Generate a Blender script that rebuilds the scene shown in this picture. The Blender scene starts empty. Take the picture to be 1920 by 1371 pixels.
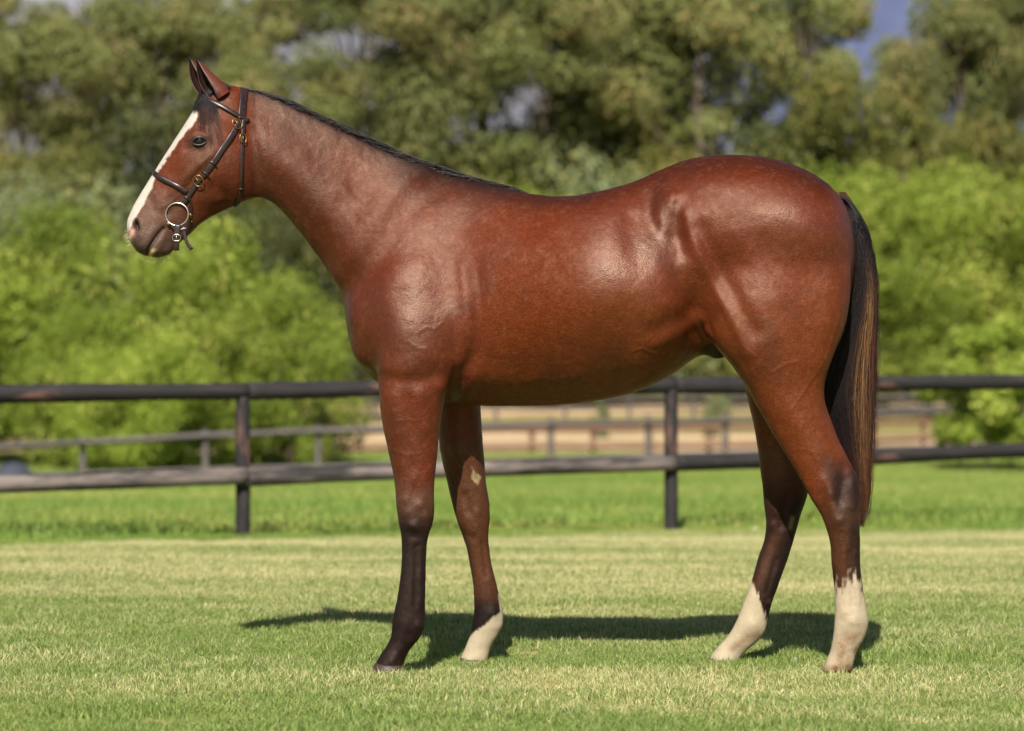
import bpy, bmesh, math, random
import numpy as np
from mathutils import Vector, noise as mnoise
from mathutils.bvhtree import BVHTree

# ------------------------------------------------------------------ camera, light, exposure
SC = bpy.context.scene
CAM_D, CAM_H, FPX = 9.0, 0.98, 5220.0          # camera distance from the horse, eye height, focal length in photo pixels
cam_data = bpy.data.cameras.new('camera')
cam = bpy.data.objects.new('camera', cam_data)
SC.collection.objects.link(cam)
cam.location = (0, -CAM_D, CAM_H)
cam.rotation_euler = (math.radians(90), 0, 0)
cam_data.sensor_width = 36.0
cam_data.lens = FPX / 1920 * 36
cam_data.clip_start = 0.5
cam_data.clip_end = 6000
cam_data.dof.use_dof = True
cam_data.dof.focus_distance = 8.85
cam_data.dof.aperture_fstop = 2.8
SC.camera = cam

SUN_EL, SUN_AZ = math.radians(43), math.radians(-8)     # azimuth: where the shadows lean, measured from +Y towards +X
# the sun stands behind the camera and a little to its left; light travels to +Y, slightly +X, and down
sun_dir = Vector((math.sin(math.radians(8)) * math.cos(SUN_EL), math.cos(math.radians(8)) * math.cos(SUN_EL), -math.sin(SUN_EL)))
sd = bpy.data.lights.new('sun', 'SUN')
sd.energy = 5.0
sd.angle = math.radians(0.53)
sd.color = (1.0, 0.95, 0.86)
sun = bpy.data.objects.new('sun', sd)
SC.collection.objects.link(sun)
sun.rotation_euler = sun_dir.to_track_quat('-Z', 'Y').to_euler()
sun.location = (-3, -12, 12)

world = bpy.data.worlds.new('World')
SC.world = world
world.use_nodes = True
wn = world.node_tree.nodes
wl = world.node_tree.links
for n in list(wn): wn.remove(n)
wo = wn.new('ShaderNodeOutputWorld'); wb = wn.new('ShaderNodeBackground'); sky = wn.new('ShaderNodeTexSky')
sky.sky_type = 'NISHITA'
sky.sun_disc = False
sky.sun_elevation = SUN_EL
sky.sun_rotation = math.radians(188)           # the sun is at -Y, slightly -X
sky.altitude = 200
sky.dust_density = 1.2
wb.inputs['Strength'].default_value = 0.05
wl.new(sky.outputs[0], wb.inputs[0]); wl.new(wb.outputs[0], wo.inputs[0])

SC.view_settings.view_transform = 'Standard'
SC.view_settings.look = 'None'
SC.view_settings.exposure = 0.6
SC.view_settings.gamma = 1.0
SC.view_settings.use_curve_mapping = False
SC.render.engine = 'CYCLES'
SC.cycles.max_bounces = 6
SC.cycles.transparent_max_bounces = 6

rng = np.random.default_rng(7)
random.seed(7)

# ------------------------------------------------------------------ helpers
def W(px, py, y=0.0):
    """point of the place seen at photo pixel (px, py), standing at depth y"""
    s = (CAM_D + y) / FPX
    return np.array([(px - 960) * s, y, CAM_H + (685.5 - py) * s])

def proj(co):
    s = FPX / (CAM_D + co[:, 1])
    return 960 + co[:, 0] * s, 685.5 - (co[:, 2] - CAM_H) * s

def link(o, parent=None):
    SC.collection.objects.link(o)
    if parent is not None: o.parent = parent
    return o

def mesh_obj(name, verts, faces, mat=None, parent=None, smooth=True, link_it=True):
    me = bpy.data.meshes.new(name)
    me.from_pydata([tuple(map(float, v)) for v in verts], [], [tuple(map(int, f)) for f in faces])
    if mat is not None: me.materials.append(mat)
    if smooth:
        me.polygons.foreach_set('use_smooth', np.ones(len(me.polygons), bool))
    me.update()
    o = bpy.data.objects.new(name, me)
    if link_it: link(o, parent)
    return o

def fast_mesh(name, verts, faces_idx, nper, mats, mat_index=None, smooth=True, colors=None):
    """uniform polygons (nper corners each) from numpy arrays"""
    verts = np.asarray(verts, np.float32); f = np.asarray(faces_idx, np.int32).reshape(-1)
    nf = len(f) // nper
    me = bpy.data.meshes.new(name)
    me.vertices.add(len(verts)); me.vertices.foreach_set('co', verts.ravel())
    me.loops.add(len(f)); me.loops.foreach_set('vertex_index', f)
    me.polygons.add(nf)
    me.polygons.foreach_set('loop_start', np.arange(nf, dtype=np.int32) * nper)
    me.polygons.foreach_set('loop_total', np.full(nf, nper, np.int32))
    me.polygons.foreach_set('use_smooth', np.full(nf, smooth, bool))
    for m in mats: me.materials.append(m)
    if mat_index is not None: me.polygons.foreach_set('material_index', np.asarray(mat_index, np.int32))
    if colors is not None:
        a = me.color_attributes.new('tint', 'FLOAT_COLOR', 'POINT')
        c = np.ones((len(verts), 4), np.float32); c[:, :3] = colors
        a.data.foreach_set('color', c.ravel())
    me.update(calc_edges=True)
    return me

def tag(o, label=None, cat=None, group=None, kind=None):
    if label: o['label'] = label
    if cat: o['category'] = cat
    if group: o['group'] = group
    if kind: o['kind'] = kind
    return o

def empty(name, loc=(0, 0, 0)):
    o = bpy.data.objects.new(name, None); link(o); o.location = loc
    o.empty_display_size = .1
    return o

def srgb(r, g, b):
    f = lambda c: (c / 255 / 12.92) if c / 255 <= .04045 else ((c / 255 + .055) / 1.055) ** 2.4
    return (f(r), f(g), f(b))

def sstep(x, a, b):
    t = np.clip((x - a) / (b - a), 0, 1)
    return t * t * (3 - 2 * t)

class NT:
    """small helper to write node materials"""
    def __init__(s, name):
        s.m = bpy.data.materials.new(name); s.m.use_nodes = True
        s.t = s.m.node_tree; s.n = s.t.nodes; s.l = s.t.links
        s.b = s.n['Principled BSDF']
        s.out = s.n['Material Output']
    def new(s, typ, **kw):
        n = s.n.new(typ)
        for k, v in kw.items():
            if k in n.inputs: s.set(n.inputs[k], v)
            else: setattr(n, k, v)
        return n
    def set(s, sock, v):
        if isinstance(v, bpy.types.NodeSocket): s.l.new(v, sock)
        else:
            if isinstance(v, (tuple, list)) and len(v) == 3 and sock.type == 'RGBA': v = (*v, 1)
            sock.default_value = v
    def noise(s, scale, detail=4, rough=.55, vec=None, mapscale=None):
        n = s.n.new('ShaderNodeTexNoise')
        n.inputs['Scale'].default_value = scale; n.inputs['Detail'].default_value = detail; n.inputs['Roughness'].default_value = rough
        if vec is None: vec = s.n.new('ShaderNodeTexCoord').outputs['Object']
        if mapscale is not None:
            mp = s.n.new('ShaderNodeMapping'); mp.inputs['Scale'].default_value = mapscale; s.l.new(vec, mp.inputs[0]); vec = mp.outputs[0]
        s.l.new(vec, n.inputs['Vector'])
        return n.outputs['Fac']
    def ramp(s, fac, stops):
        n = s.n.new('ShaderNodeValToRGB'); s.l.new(fac, n.inputs[0])
        e = n.color_ramp.elements
        while len(e) < len(stops): e.new(.5)
        for i, (p, c) in enumerate(stops):
            e[i].position = p; e[i].color = (*c, 1) if len(c) == 3 else c
        return n.outputs[0]
    def mix(s, fac, a, b, mode='MIX'):
        n = s.n.new('ShaderNodeMix'); n.data_type = 'RGBA'; n.blend_type = mode
        s.set(n.inputs[0], fac); s.set(n.inputs[6], a); s.set(n.inputs[7], b)
        return n.outputs[2]
    def math(s, op, a, b=0.0):
        n = s.n.new('ShaderNodeMath'); n.operation = op
        s.set(n.inputs[0], a); s.set(n.inputs[1], b)
        return n.outputs[0]
    def attr(s, name='tint'):
        n = s.n.new('ShaderNodeAttribute'); n.attribute_name = name
        return n.outputs['Color']
    def bump(s, h, strength, dist):
        n = s.n.new('ShaderNodeBump'); n.inputs['Strength'].default_value = strength; n.inputs['Distance'].default_value = dist
        s.l.new(h, n.inputs['Height']); s.l.new(n.outputs[0], s.b.inputs['Normal'])
        return n
    def base(s, c): s.set(s.b.inputs['Base Color'], c)
    def setb(s, **kw):
        for k, v in kw.items(): s.set(s.b.inputs[k.replace('_', ' ')], v)

def plain_mat(name, col, rough=.5, metal=0., nscale=None, var=.25, spec=.5, bump=None):
    m = NT(name)
    if nscale:
        f = m.noise(nscale)
        m.base(m.mix(f, tuple(c * (1 - var) for c in col), tuple(min(1, c * (1 + var)) for c in col)))
        if bump: m.bump(f, bump[0], bump[1])
    else: m.base(col)
    m.setb(Roughness=rough, Metallic=metal)
    m.b.inputs['Specular IOR Level'].default_value = spec
    return m.m

def pchip(x, xs, ys):
    xs = np.asarray(xs, float); ys = np.asarray(ys, float)
    if ys.ndim == 1: ys = ys[:, None]
    h = np.diff(xs)[:, None]; d = np.diff(ys, axis=0) / h
    m = np.zeros_like(ys)
    a, b = d[:-1], d[1:]; ha, hb = h[:-1], h[1:]
    w1, w2 = 2 * hb + ha, hb + 2 * ha
    with np.errstate(divide='ignore', invalid='ignore'):
        mm = (w1 + w2) / (w1 / a + w2 / b)
    mm[(a * b <= 0) | ~np.isfinite(mm)] = 0
    m[1:-1] = mm; m[0] = d[0]; m[-1] = d[-1]
    i = np.clip(np.searchsorted(xs, x) - 1, 0, len(xs) - 2)
    t = ((x - xs[i]) / (xs[i + 1] - xs[i]))[:, None]; hh = h[i]
    return ((2*t**3-3*t**2+1) * ys[i] + (t**3-2*t**2+t) * hh * m[i] + (-2*t**3+3*t**2) * ys[i+1] + (t**3-t**2) * hh * m[i+1])

def loft(rows, nring=40, step=.02, p=.9):
    """rows: ax ay bx by yc w g0..g4 ; A and B are outline points of the section, w its half width"""
    rows = np.array(rows, float)
    mid = (rows[:, :2] + rows[:, 2:4]) / 2 / 580
    d = np.r_[0, np.cumsum(np.maximum(.004, np.linalg.norm(np.diff(mid, axis=0), axis=1)))]
    n = max(8, int(d[-1] / step))
    R = pchip(np.linspace(0, d[-1], n), d, rows)
    th = np.arange(nring) / nring * 2 * np.pi
    t = (1 - np.cos(th)) / 2
    sn = np.sign(np.sin(th)) * np.abs(np.sin(th)) ** p
    V = []
    for r in R:
        g = np.polyval(np.polyfit([0, .25, .5, .75, 1], r[6:11], 3), t)
        A = W(r[0], r[1], r[4]); B = W(r[2], r[3], r[4])
        P = A + (B - A) * t[:, None]
        P[:, 1] = r[4] - r[5] * g * sn
        V.append(P)
    V = np.concatenate(V)
    F = []
    for i in range(n - 1):
        a = i * nring + np.arange(nring); b = i * nring + (np.arange(nring) + 1) % nring
        F.append(np.stack([a, b, b + nring, a + nring], 1))
    F = [tuple(f) for f in np.concatenate(F)]
    F.append(tuple(range(nring))[::-1]); F.append(tuple(range((n - 1) * nring, n * nring)))
    return V, F
# ------------------------------------------------------------------ the ground
GZ = ([-30, 4, 9, 10.6, 16, 25, 41, 51, 75, 111, 200, 420], [0, 0, -.139, -.18, -.34, -.62, -1.02, -1.02, -.85, -.5, .6, 5])
def edge_y(x): return np.interp(x, [-9, -3, -1.7, 1.1, 4, 9], [2.6, 7.3, 8.6, 10.3, 10.6, 11.0])
def vn2(x, y, s, seed):
    q = np.stack([x * s[0] + seed * 7.7, y * s[1] + seed * 3.1], 1); i = np.floor(q).astype(np.int64); f = q - i; f = f * f * (3 - 2 * f)
    def h(a, b):
        n = (a * 374761393 + b * 668265263 + seed * 974711) & 0xffffffff
        n = ((n ^ (n >> 13)) * 1274126177) & 0xffffffff
        return ((n ^ (n >> 16)) & 0xffff) / 65535.
    return ((1-f[:,0])*(1-f[:,1])*h(i[:,0],i[:,1]) + f[:,0]*(1-f[:,1])*h(i[:,0]+1,i[:,1]) + (1-f[:,0])*f[:,1]*h(i[:,0],i[:,1]+1) + f[:,0]*f[:,1]*h(i[:,0]+1,i[:,1]+1))
def ground_z(x, y):
    x = np.atleast_1d(np.asarray(x, float)); y = np.atleast_1d(np.asarray(y, float))
    z = pchip(y, *GZ)[:, 0]
    z = z + (vn2(x, y, (.22, .22), 3) - .5) * .05 * sstep(y, 3, 9) + (vn2(x, y, (.05, .05), 5) - .5) * .35 * sstep(y, 45, 90)
    return z
def axis_pts(lo, hi, fine_lo, fine_hi, d0, grow):
    p = [fine_lo]
    while p[-1] < fine_hi: p.append(p[-1] + d0)
    d = d0
    while p[-1] < hi: d *= grow; p.append(p[-1] + d)
    q = [fine_lo]; d = d0
    while q[-1] > lo: d *= grow; q.append(q[-1] - d)
    return np.array(sorted(set(q + p)))
gx = axis_pts(-420, 420, -4.5, 4.5, .06, 1.05); gy = axis_pts(-14, 420, -2.2, 12, .06, 1.022)
XX, YY = np.meshgrid(gx, gy); xf, yf = XX.ravel(), YY.ravel()
zf = ground_z(xf, yf)
nx_, ny_ = len(gx), len(gy)
ii = (np.arange(ny_ - 1)[:, None] * nx_ + np.arange(nx_ - 1)[None, :]).ravel()
Fq = np.stack([ii, ii + 1, ii + nx_ + 1, ii + nx_], 1)
S = lambda *a: np.array(srgb(*a))
LAWN = S(112, 122, 54); STRAW = S(168, 156, 106); MEAD = S(92, 122, 34); SAND = S(198, 168, 134); DRY = S(140, 128, 78); SOIL = S(96, 78, 52)
gc = np.tile(LAWN, (len(xf), 1))
def gm(c, m):
    global gc
    m = np.clip(m, 0, 1)[:, None]; gc = gc * (1 - m) + c * m
band = vn2(xf, yf, (.35, 1.5), 11) * .55 + vn2(xf, yf, (1.3, 4), 12) * .3 + vn2(xf, yf, (6, 9), 13) * .15
gm(STRAW, sstep(band, .42, .66) * .9)
gm(SOIL, sstep(vn2(xf, yf, (9, 9), 15), .6, .9) * .45)
outm = sstep(yf - edge_y(xf) + (vn2(xf, yf, (3, 3), 9) - .5) * .25, -.05, .15)
gm(MEAD, outm)
gm(DRY, outm * sstep(vn2(xf, yf, (.3, .5), 21), .62, .85) * .5)
far_ = sstep(yf + (vn2(xf, yf, (.12, .3), 22) - .5) * 9, 44, 50)
gm(DRY, far_)
sandn = vn2(xf, yf, (.05, .16), 31) * .6 + vn2(xf, yf, (.3, .5), 32) * .4
sandm = np.maximum(sstep(yf, 54, 57) * (1 - sstep(yf, 69, 72)) * (1 - .6 * sstep(sandn, .6, .72)), sstep(yf, 84, 88) * sstep(sandn, .38, .5))
sandm = np.maximum(sandm, .9 * sstep(-xf, 3, 5) * sstep(yf, 48, 52) * sstep(sandn, .35, .45))
gm(SAND, far_ * sandm)
gm(S(128, 116, 74), far_ * .8 * sstep(vn2(xf, yf, (.06, .55), 77) * .6 + vn2(xf, yf, (.5, 1.1), 78) * .4, .52, .64))
gm(S(96, 104, 50), sstep(yf, 108, 122))
gc *= (.86 + .28 * vn2(xf, yf, (25, 25), 41))[:, None]
groundm = NT('turf_and_sand'); gn = groundm.noise(60, 5, .7)
groundm.base(groundm.mix(.5, groundm.attr(), groundm.mix(gn, (.0, .0, .0), (1.0, 1.0, 1.0)), 'SOFT_LIGHT'))
groundm.setb(Roughness=.95); groundm.b.inputs['Specular IOR Level'].default_value = .15; groundm.bump(gn, .6, .02)
gme = fast_mesh('ground', np.stack([xf, yf, zf], 1), Fq.ravel(), 4, [groundm.m], colors=gc)
tag(link(bpy.data.objects.new('ground', gme)), kind='structure')

# ------------------------------------------------------------------ mountain beyond the trees
mx = np.linspace(-1400, 1400, 181); my = np.linspace(900, 1500, 61)
MX, MY = np.meshgrid(mx, my); a_, b_ = MX.ravel(), MY.ravel()
mz = (b_ - 900) * .62 + (vn2(a_, b_, (.006, .006), 51) - .5) * 150 + (vn2(a_, b_, (.02, .012), 52) - .5) * 70 + (vn2(a_, b_, (.06, .05), 53) - .5) * 26 - 6
mz = np.where(b_ < 905, -8, mz)
mcol = np.tile(S(104, 104, 112), (len(a_), 1))
rk = sstep(vn2(a_, b_, (.03, .02), 54), .45, .62)[:, None]
mcol = mcol * (1 - rk) + S(128, 126, 134) * rk
rt = sstep(a_, 40, 100)[:, None]; mcol = mcol * (1 - rt) + S(74, 82, 112) * rt  # bluer to the right: distance haze put into the rock colour
i2 = (np.arange(60)[:, None] * 181 + np.arange(180)[None, :]).ravel()
mm = NT('hazed_mountain_rock'); mnz = mm.noise(.05, 6, .6); mm.base(mm.mix(.6, mm.attr(), mm.mix(mnz, (.15, .15, .15), (.85, .85, .85)), 'SOFT_LIGHT')); mm.setb(Roughness=1.0)
mme = fast_mesh('mountain', np.stack([a_, b_, mz], 1), np.stack([i2, i2 + 1, i2 + 182, i2 + 181], 1).ravel(), 4, [mm.m], colors=mcol)
tag(link(bpy.data.objects.new('mountain', mme)), kind='structure')
# ------------------------------------------------------------------ fences
creo = NT('creosoted_pole')
cf = creo.noise(3.0, 5, .65, mapscale=(.6, 3, 3)); cg = creo.noise(14, 4, .6, mapscale=(.25, 3, 3))
cc = creo.ramp(cg, [(.3, srgb(22, 19, 20)), (.62, srgb(42, 37, 37)), (.82, srgb(92, 82, 78))])
creo.base(creo.mix(creo.ramp(cf, [(.60, (0, 0, 0)), (.70, (1, 1, 1))]), cc, srgb(104, 72, 64)))
creo.setb(Roughness=.8); creo.bump(cg, .5, .01)
creo2 = NT('weathered_pole')
cf = creo2.noise(2.2, 5, .65, mapscale=(.5, 3, 3)); cg = creo2.noise(14, 4, .6, mapscale=(.25, 3, 3))
cc = creo2.ramp(cg, [(.3, srgb(30, 27, 27)), (.7, srgb(62, 56, 54))])
creo2.base(creo2.mix(creo2.ramp(cf, [(.46, (0, 0, 0)), (.60, (1, 1, 1))]), cc, srgb(122, 110, 104)))
creo2.setb(Roughness=.8); creo2.bump(cg, .5, .01)
greyw = plain_mat('grey_far_wood', srgb(96, 88, 84), .9, nscale=4, var=.3); brownw = plain_mat('brown_far_wood', srgb(120, 90, 72), .9, nscale=4, var=.3)
def pole(name, a, b, r0, r1, mat, parent, nr=14, ns=14, wob=.05):
    a = np.array(a, float); b = np.array(b, float); d = b - a; L = np.linalg.norm(d); d /= L
    ref = np.array([0, 1, 0]) if abs(d[1]) < .9 else np.array([1, 0, 0]); A = np.cross(d, ref); A /= np.linalg.norm(A); B = np.cross(d, A)
    ph = rng.uniform(0, 6, 4); V = []
    sts = np.r_[0, .004 / L, np.linspace(.02, .98, ns), 1 - .004 / L, 1]
    for i, s in enumerate(sts):
        r = (r0 + (r1 - r0) * s) * (1 + wob * math.sin(s * 9 + ph[0]) + wob * .6 * math.sin(s * 23 + ph[1])) * (.86 if i in (0, len(sts) - 1) else 1)
        off = (A * math.sin(s * 5 + ph[2]) + B * math.sin(s * 4 + ph[3])) * r * wob * 2
        for q in np.arange(nr) / nr * 2 * math.pi:
            rr = r * (1 + wob * .5 * math.sin(3 * q + ph[0]))
            V.append((L * s * 1., (off @ A) + rr * math.cos(q), (off @ B) + rr * math.sin(q)))
    F = []
    for i in range(len(sts) - 1):
        for j in range(nr): F.append((i * nr + j, (i + 1) * nr + j, (i + 1) * nr + (j + 1) % nr, i * nr + (j + 1) % nr))
    F += [tuple(range(nr)), tuple(range((len(sts) - 1) * nr, len(sts) * nr))[::-1]]
    o = mesh_obj(name, V, F, mat, parent)
    from mathutils import Matrix
    M = Matrix(((d[0], A[0], B[0], a[0]), (d[1], A[1], B[1], a[1]), (d[2], A[2], B[2], a[2]), (0, 0, 0, 1)))
    o.matrix_world = M if parent is None else Matrix.Translation(-parent.location) @ M
    o.matrix_local = Matrix.Translation(-parent.location) @ M
    return o
# the near rail fence
PX = [(-7.44, 15.0, .78, .21), (-4.591, 16.5, .795, .236), (-1.741, 18.0, .809, .264), (1.113, 19.5, .844, .298), (3.965, 21.0, .853, .345), (6.82, 22.5, .86, .37)]
fence = empty('rail_fence', (PX[0][0], PX[0][1] - CAM_D, float(ground_z(PX[0][0], PX[0][1] - 9)[0])))
tag(fence, 'dark creosoted two-rail pole fence right behind the horse', 'fence')
for i, (x, D, zt, zl) in enumerate(PX):
    y = D - CAM_D; g = float(ground_z(x, y)[0])
    pole('post', (x, y, g - .25), (x + rng.normal(0, .004), y, zt - .03), .050, .047, creo.m, fence, ns=10, wob=.02)
x, y = W(1619, 992, 11.35)[0], 11.35
pole('post', (x, y, float(ground_z(x, y)[0]) - .2), (x, y, .80), .03, .028, plain_mat('grey_post_wood', srgb(120, 116, 118), .85, nscale=12), fence, ns=8, wob=.02)
for i in range(len(PX) - 1):
    (x0, D0, t0, l0), (x1, D1, t1, l1) = PX[i], PX[i + 1]
    e = .10
    for zz0, zz1, m_, off in ((t0, t1, creo.m, 0.0), (l0, l1, creo2.m if i < 3 else creo.m, -.065)):
        dx, dy = (x1 - x0), (D1 - D0); L = math.hypot(dx, dy)
        s0 = .002 if i else 0
        a = (x0 + dx / L * .03, D0 - 9 + off + dy / L * .03, zz0); b = (x1 + dx / L * .027, D1 - 9 + off + dy / L * .027, zz1)
        pole('rail', a, b, .058 + .003 * (i % 2), .054, m_, fence, wob=.045)
# fences further off
def far_fence(label, posts, rails, r, mat, name='paddock_fence', rr=None):
    """posts: px, top py, base py, distance ; rails: list of py per post (None: no rail)"""
    p0 = W(posts[0][0], posts[0][2], posts[0][3] - 9)
    f = empty(name, tuple(p0)); tag(f, label, 'fence')
    for (px, tp, bp, D) in posts:
        a = W(px, bp, D - 9); b = W(px, tp, D - 9); g = min(a[2], float(ground_z(a[0], D - 9)[0])) - .1
        pole('post', (a[0], a[1], g), b, r * 1.1, r, mat, f, nr=8, ns=4, wob=.03)
    for rl in rails:
        for i in range(len(posts) - 1):
            if rl[i] is None or rl[i + 1] is None: continue
            a = W(posts[i][0], rl[i], posts[i][3] - 9 - r * 1.7); b = W(posts[i + 1][0], rl[i + 1], posts[i + 1][3] - 9 - r * 1.7)
            pole('rail', a, b, rr or r, rr or r, mat, f, nr=8, ns=6, wob=.04)
    return f
far_fence('grey wooden paddock fence running below the bright bushes and behind the near rails',
 [(-700,850,945,42),(-400,842,930,43.5),(-120,832,918,45),(155,820,908,47),(385,806,902,48),(597,798,898,49),(820,790,896,49.5),(1033,781,894,50),(1215,778,890,51.5),(1360,772,885,53),(1580,768,880,55),(1795,763,874,57),(2010,758,870,59),(2300,752,864,61)],
 [[862,854,846,830,817,808,801,795,792,789,779,771,766,760],[918,908,898,890,882,876,870,862,856,850,845,838,832,827]], .055, greyw)
far_fence('low brown paddock fence on the sand beyond the grey fence', [(560,800,848,64),(674,798,848,64),(780,797,847,64),(890,796,846,64),(997,795,845,64),(1112,795,845,64),(1218,794,844,64),(1329,794,843,64),(1440,793,842,64),(1560,790,838,66),(1640,786,834,68),(1731,782,830,70),(1830,780,826,72)],
 [[808,807,806,806,805,804,803,802,800,797,793,790,787],[840,840,839,838,838,838,837,836,834,830,826,822,819]], .06, brownw)
far_fence('farthest grey paddock fence in front of the tall trees', [(500,744,784,88),(600,744,784,88),(700,742,782,88),(820,742,780,88),(930,741,779,88),(1060,740,778,88),(1180,740,777,88),(1300,739,776,88),(1420,738,775,88),(1550,738,772,88),(1690,736,770,88),(1850,735,768,88)],
 [[752,752,750,750,749,748,747,746,746,745,744,743],[772,772,770,770,769,768,767,766,766,764,763,762]], .05, greyw)
# ------------------------------------------------------------------ grass
def grass_material(name, green, green2, straw, sp, straw_lo=.52, ypos=False):
    m = NT(name)
    geo = m.new('ShaderNodeNewGeometry')
    big = m.noise(sp[0], 3, .6, vec=geo.outputs['Position'], mapscale=(.3, 1, 1))
    mid = m.noise(sp[1], 3, .6, vec=geo.outputs['Position'])
    info = m.attr()                                # per blade: x = shade, y = dryness
    sep = m.new('ShaderNodeSeparateColor'); m.l.new(info, sep.inputs[0])
    c = m.mix(sep.outputs[0], green, green2)
    dry = m.math('ADD', m.math('MULTIPLY', big, .9), m.math('MULTIPLY', sep.outputs[1], .38))
    dry = m.math('ADD', dry, m.math('MULTIPLY', mid, .35))
    if ypos:
        sx = m.new('ShaderNodeSeparateXYZ'); m.l.new(geo.outputs['Position'], sx.inputs[0])
        mr = m.new('ShaderNodeMapRange'); mr.inputs['From Min'].default_value = 1.6; mr.inputs['From Max'].default_value = 3.2; mr.inputs['To Max'].default_value = .13
        m.l.new(sx.outputs['Y'], mr.inputs['Value']); dry = m.math('ADD', dry, mr.outputs[0])
    f = m.ramp(dry, [(straw_lo + .28, (0, 0, 0)), (straw_lo + .44, (1, 1, 1))])
    c = m.mix(f, c, straw)
    m.base(c); m.setb(Roughness=.5); m.b.inputs['Specular IOR Level'].default_value = .35
    tr = m.new('ShaderNodeBsdfTranslucent'); m.l.new(c, tr.inputs[0])
    mx = m.new('ShaderNodeMixShader'); mx.inputs[0].default_value = .35
    m.l.new(m.b.outputs[0], mx.inputs[1]); m.l.new(tr.outputs[0], mx.inputs[2]); m.l.new(mx.outputs[0], m.out.inputs[0])
    return m.m
def grass_patch(name, n, size, h, wd, mat, lean=.6, seg=2):
    x = rng.uniform(-size / 2, size / 2, n); y = rng.uniform(-size / 2, size / 2, n)
    hh = rng.uniform(*h, n); ww = rng.uniform(*wd, n); az = rng.uniform(0, 2 * np.pi, n); ln = rng.uniform(.1, lean, n) ** 1.0; tw = rng.uniform(0, np.pi, n)
    V = []; nv = 2 * seg + 1
    base = np.stack([x, y, np.full(n, -.004)], 1)
    dirv = np.stack([np.cos(az), np.sin(az), np.zeros(n)], 1); wv = np.stack([np.cos(tw), np.sin(tw), np.zeros(n)], 1) * ww[:, None] / 2
    P = []
    for k in range(seg + 1):
        t = k / seg
        p = base + np.array([0, 0, 1]) * (hh * (t - .28 * ln * t * t))[:, None] + dirv * (hh * ln * t ** 1.7)[:, None]
        if k < seg: P += [p - wv * (1 - .45 * t), p + wv * (1 - .45 * t)]
        else: P += [p]
    V = np.stack(P, 1).reshape(-1, 3)
    b = np.arange(n)[:, None] * nv; T = []
    for k in range(seg):
        if k < seg - 1: T += [b + 2 * k, b + 2 * k + 1, b + 2 * k + 3, b + 2 * k, b + 2 * k + 3, b + 2 * k + 2]
        else: T += [b + 2 * k, b + 2 * k + 1, b + 2 * k + 2]
    F = np.concatenate(T, 1).ravel()
    c = np.zeros((n, nv, 3)); c[:, :, 0] = rng.random(n)[:, None]; c[:, :, 1] = rng.random(n)[:, None]
    me = fast_mesh(name, V, F, 3, [mat], smooth=False, colors=c.reshape(-1, 3))
    return bpy.data.objects.new(name, me)
def scatter(name, pts, patches, smin, smax, seed):
    col_ = bpy.data.collections.new(name + '_tufts')
    for p in patches: col_.objects.link(p)
    me = bpy.data.meshes.new(name); me.from_pydata([tuple(p) for p in pts], [], [])
    o = bpy.data.objects.new(name, me); link(o)
    ng = bpy.data.node_groups.new(name, 'GeometryNodeTree')
    ng.interface.new_socket('Geometry', in_out='INPUT', socket_type='NodeSocketGeometry'); ng.interface.new_socket('Geometry', in_out='OUTPUT', socket_type='NodeSocketGeometry')
    N_ = ng.nodes; L_ = ng.links
    gi = N_.new('NodeGroupInput'); go = N_.new('NodeGroupOutput'); ip = N_.new('GeometryNodeInstanceOnPoints'); ci = N_.new('GeometryNodeCollectionInfo')
    ci.inputs[0].default_value = col_; ci.inputs[1].default_value = True; ci.inputs[2].default_value = True
    rv = N_.new('FunctionNodeRandomValue'); rv.data_type = 'FLOAT_VECTOR'; rv.inputs[0].default_value = (0, 0, 0); rv.inputs[1].default_value = (0, 0, 6.283); rv.inputs['Seed'].default_value = seed
    rs = N_.new('FunctionNodeRandomValue'); rs.data_type = 'FLOAT'; rs.inputs[2].default_value = smin; rs.inputs[3].default_value = smax; rs.inputs['Seed'].default_value = seed + 1
    L_.new(gi.outputs[0], ip.inputs['Points']); L_.new(ci.outputs[0], ip.inputs['Instance']); ip.inputs['Pick Instance'].default_value = True
    L_.new(rv.outputs[0], ip.inputs['Rotation']); L_.new(rs.outputs[1], ip.inputs['Scale']); L_.new(ip.outputs[0], go.inputs[0])
    md_ = o.modifiers.new('scatter', 'NODES'); md_.node_group = ng
    return tag(o, kind='stuff')
lawnm = grass_material('lawn_blades', srgb(94, 120, 48), srgb(162, 178, 100), srgb(214, 204, 152), (.9, 9), .58, True)
meadm = grass_material('meadow_blades', srgb(108, 136, 52), srgb(150, 172, 84), srgb(190, 186, 104), (.35, 2), .62)
def jgrid(x0, x1, y0, y1, d):
    X, Y = np.meshgrid(np.arange(x0, x1, d), np.arange(y0, y1, d)); X = X.ravel() + rng.uniform(-.5, .5, X.size) * d; Y = Y.ravel() + rng.uniform(-.5, .5, Y.size) * d
    return X, Y
pa = [grass_patch('lawn_tuft', 1500, .34, h, (.0022, .0042), lawnm, ln_) for h, ln_ in (((.012, .032), 1.2), ((.010, .028), 1.5), ((.016, .042), 1.0))]
X, Y = jgrid(-6.5, 6.5, -2.1, 11.5, .21)
ok = (np.abs(X) < .19 * (Y + 9) + 2.0) & (Y < edge_y(X))
X, Y = X[ok], Y[ok]
lawn_xy = (X, Y)
lawn = scatter('lawn_grass', np.stack([X, Y, ground_z(X, Y)], 1), pa, .8, 1.2, 3)
tag(lawn, 'short mown grass of the lawn under the horse', 'grass')
pv = [grass_patch('verge_tuft', 900, .4, h, (.003, .005), meadm, 1.2) for h in ((.02, .05), (.015, .04), (.025, .07))]
X, Y = jgrid(-8.5, 8.5, 3, 14, .24)
dd_ = Y - edge_y(X); ok = (np.abs(X) < .19 * (Y + 9) + 3) & (dd_ > -.25) & (dd_ < 1.1)
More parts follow.
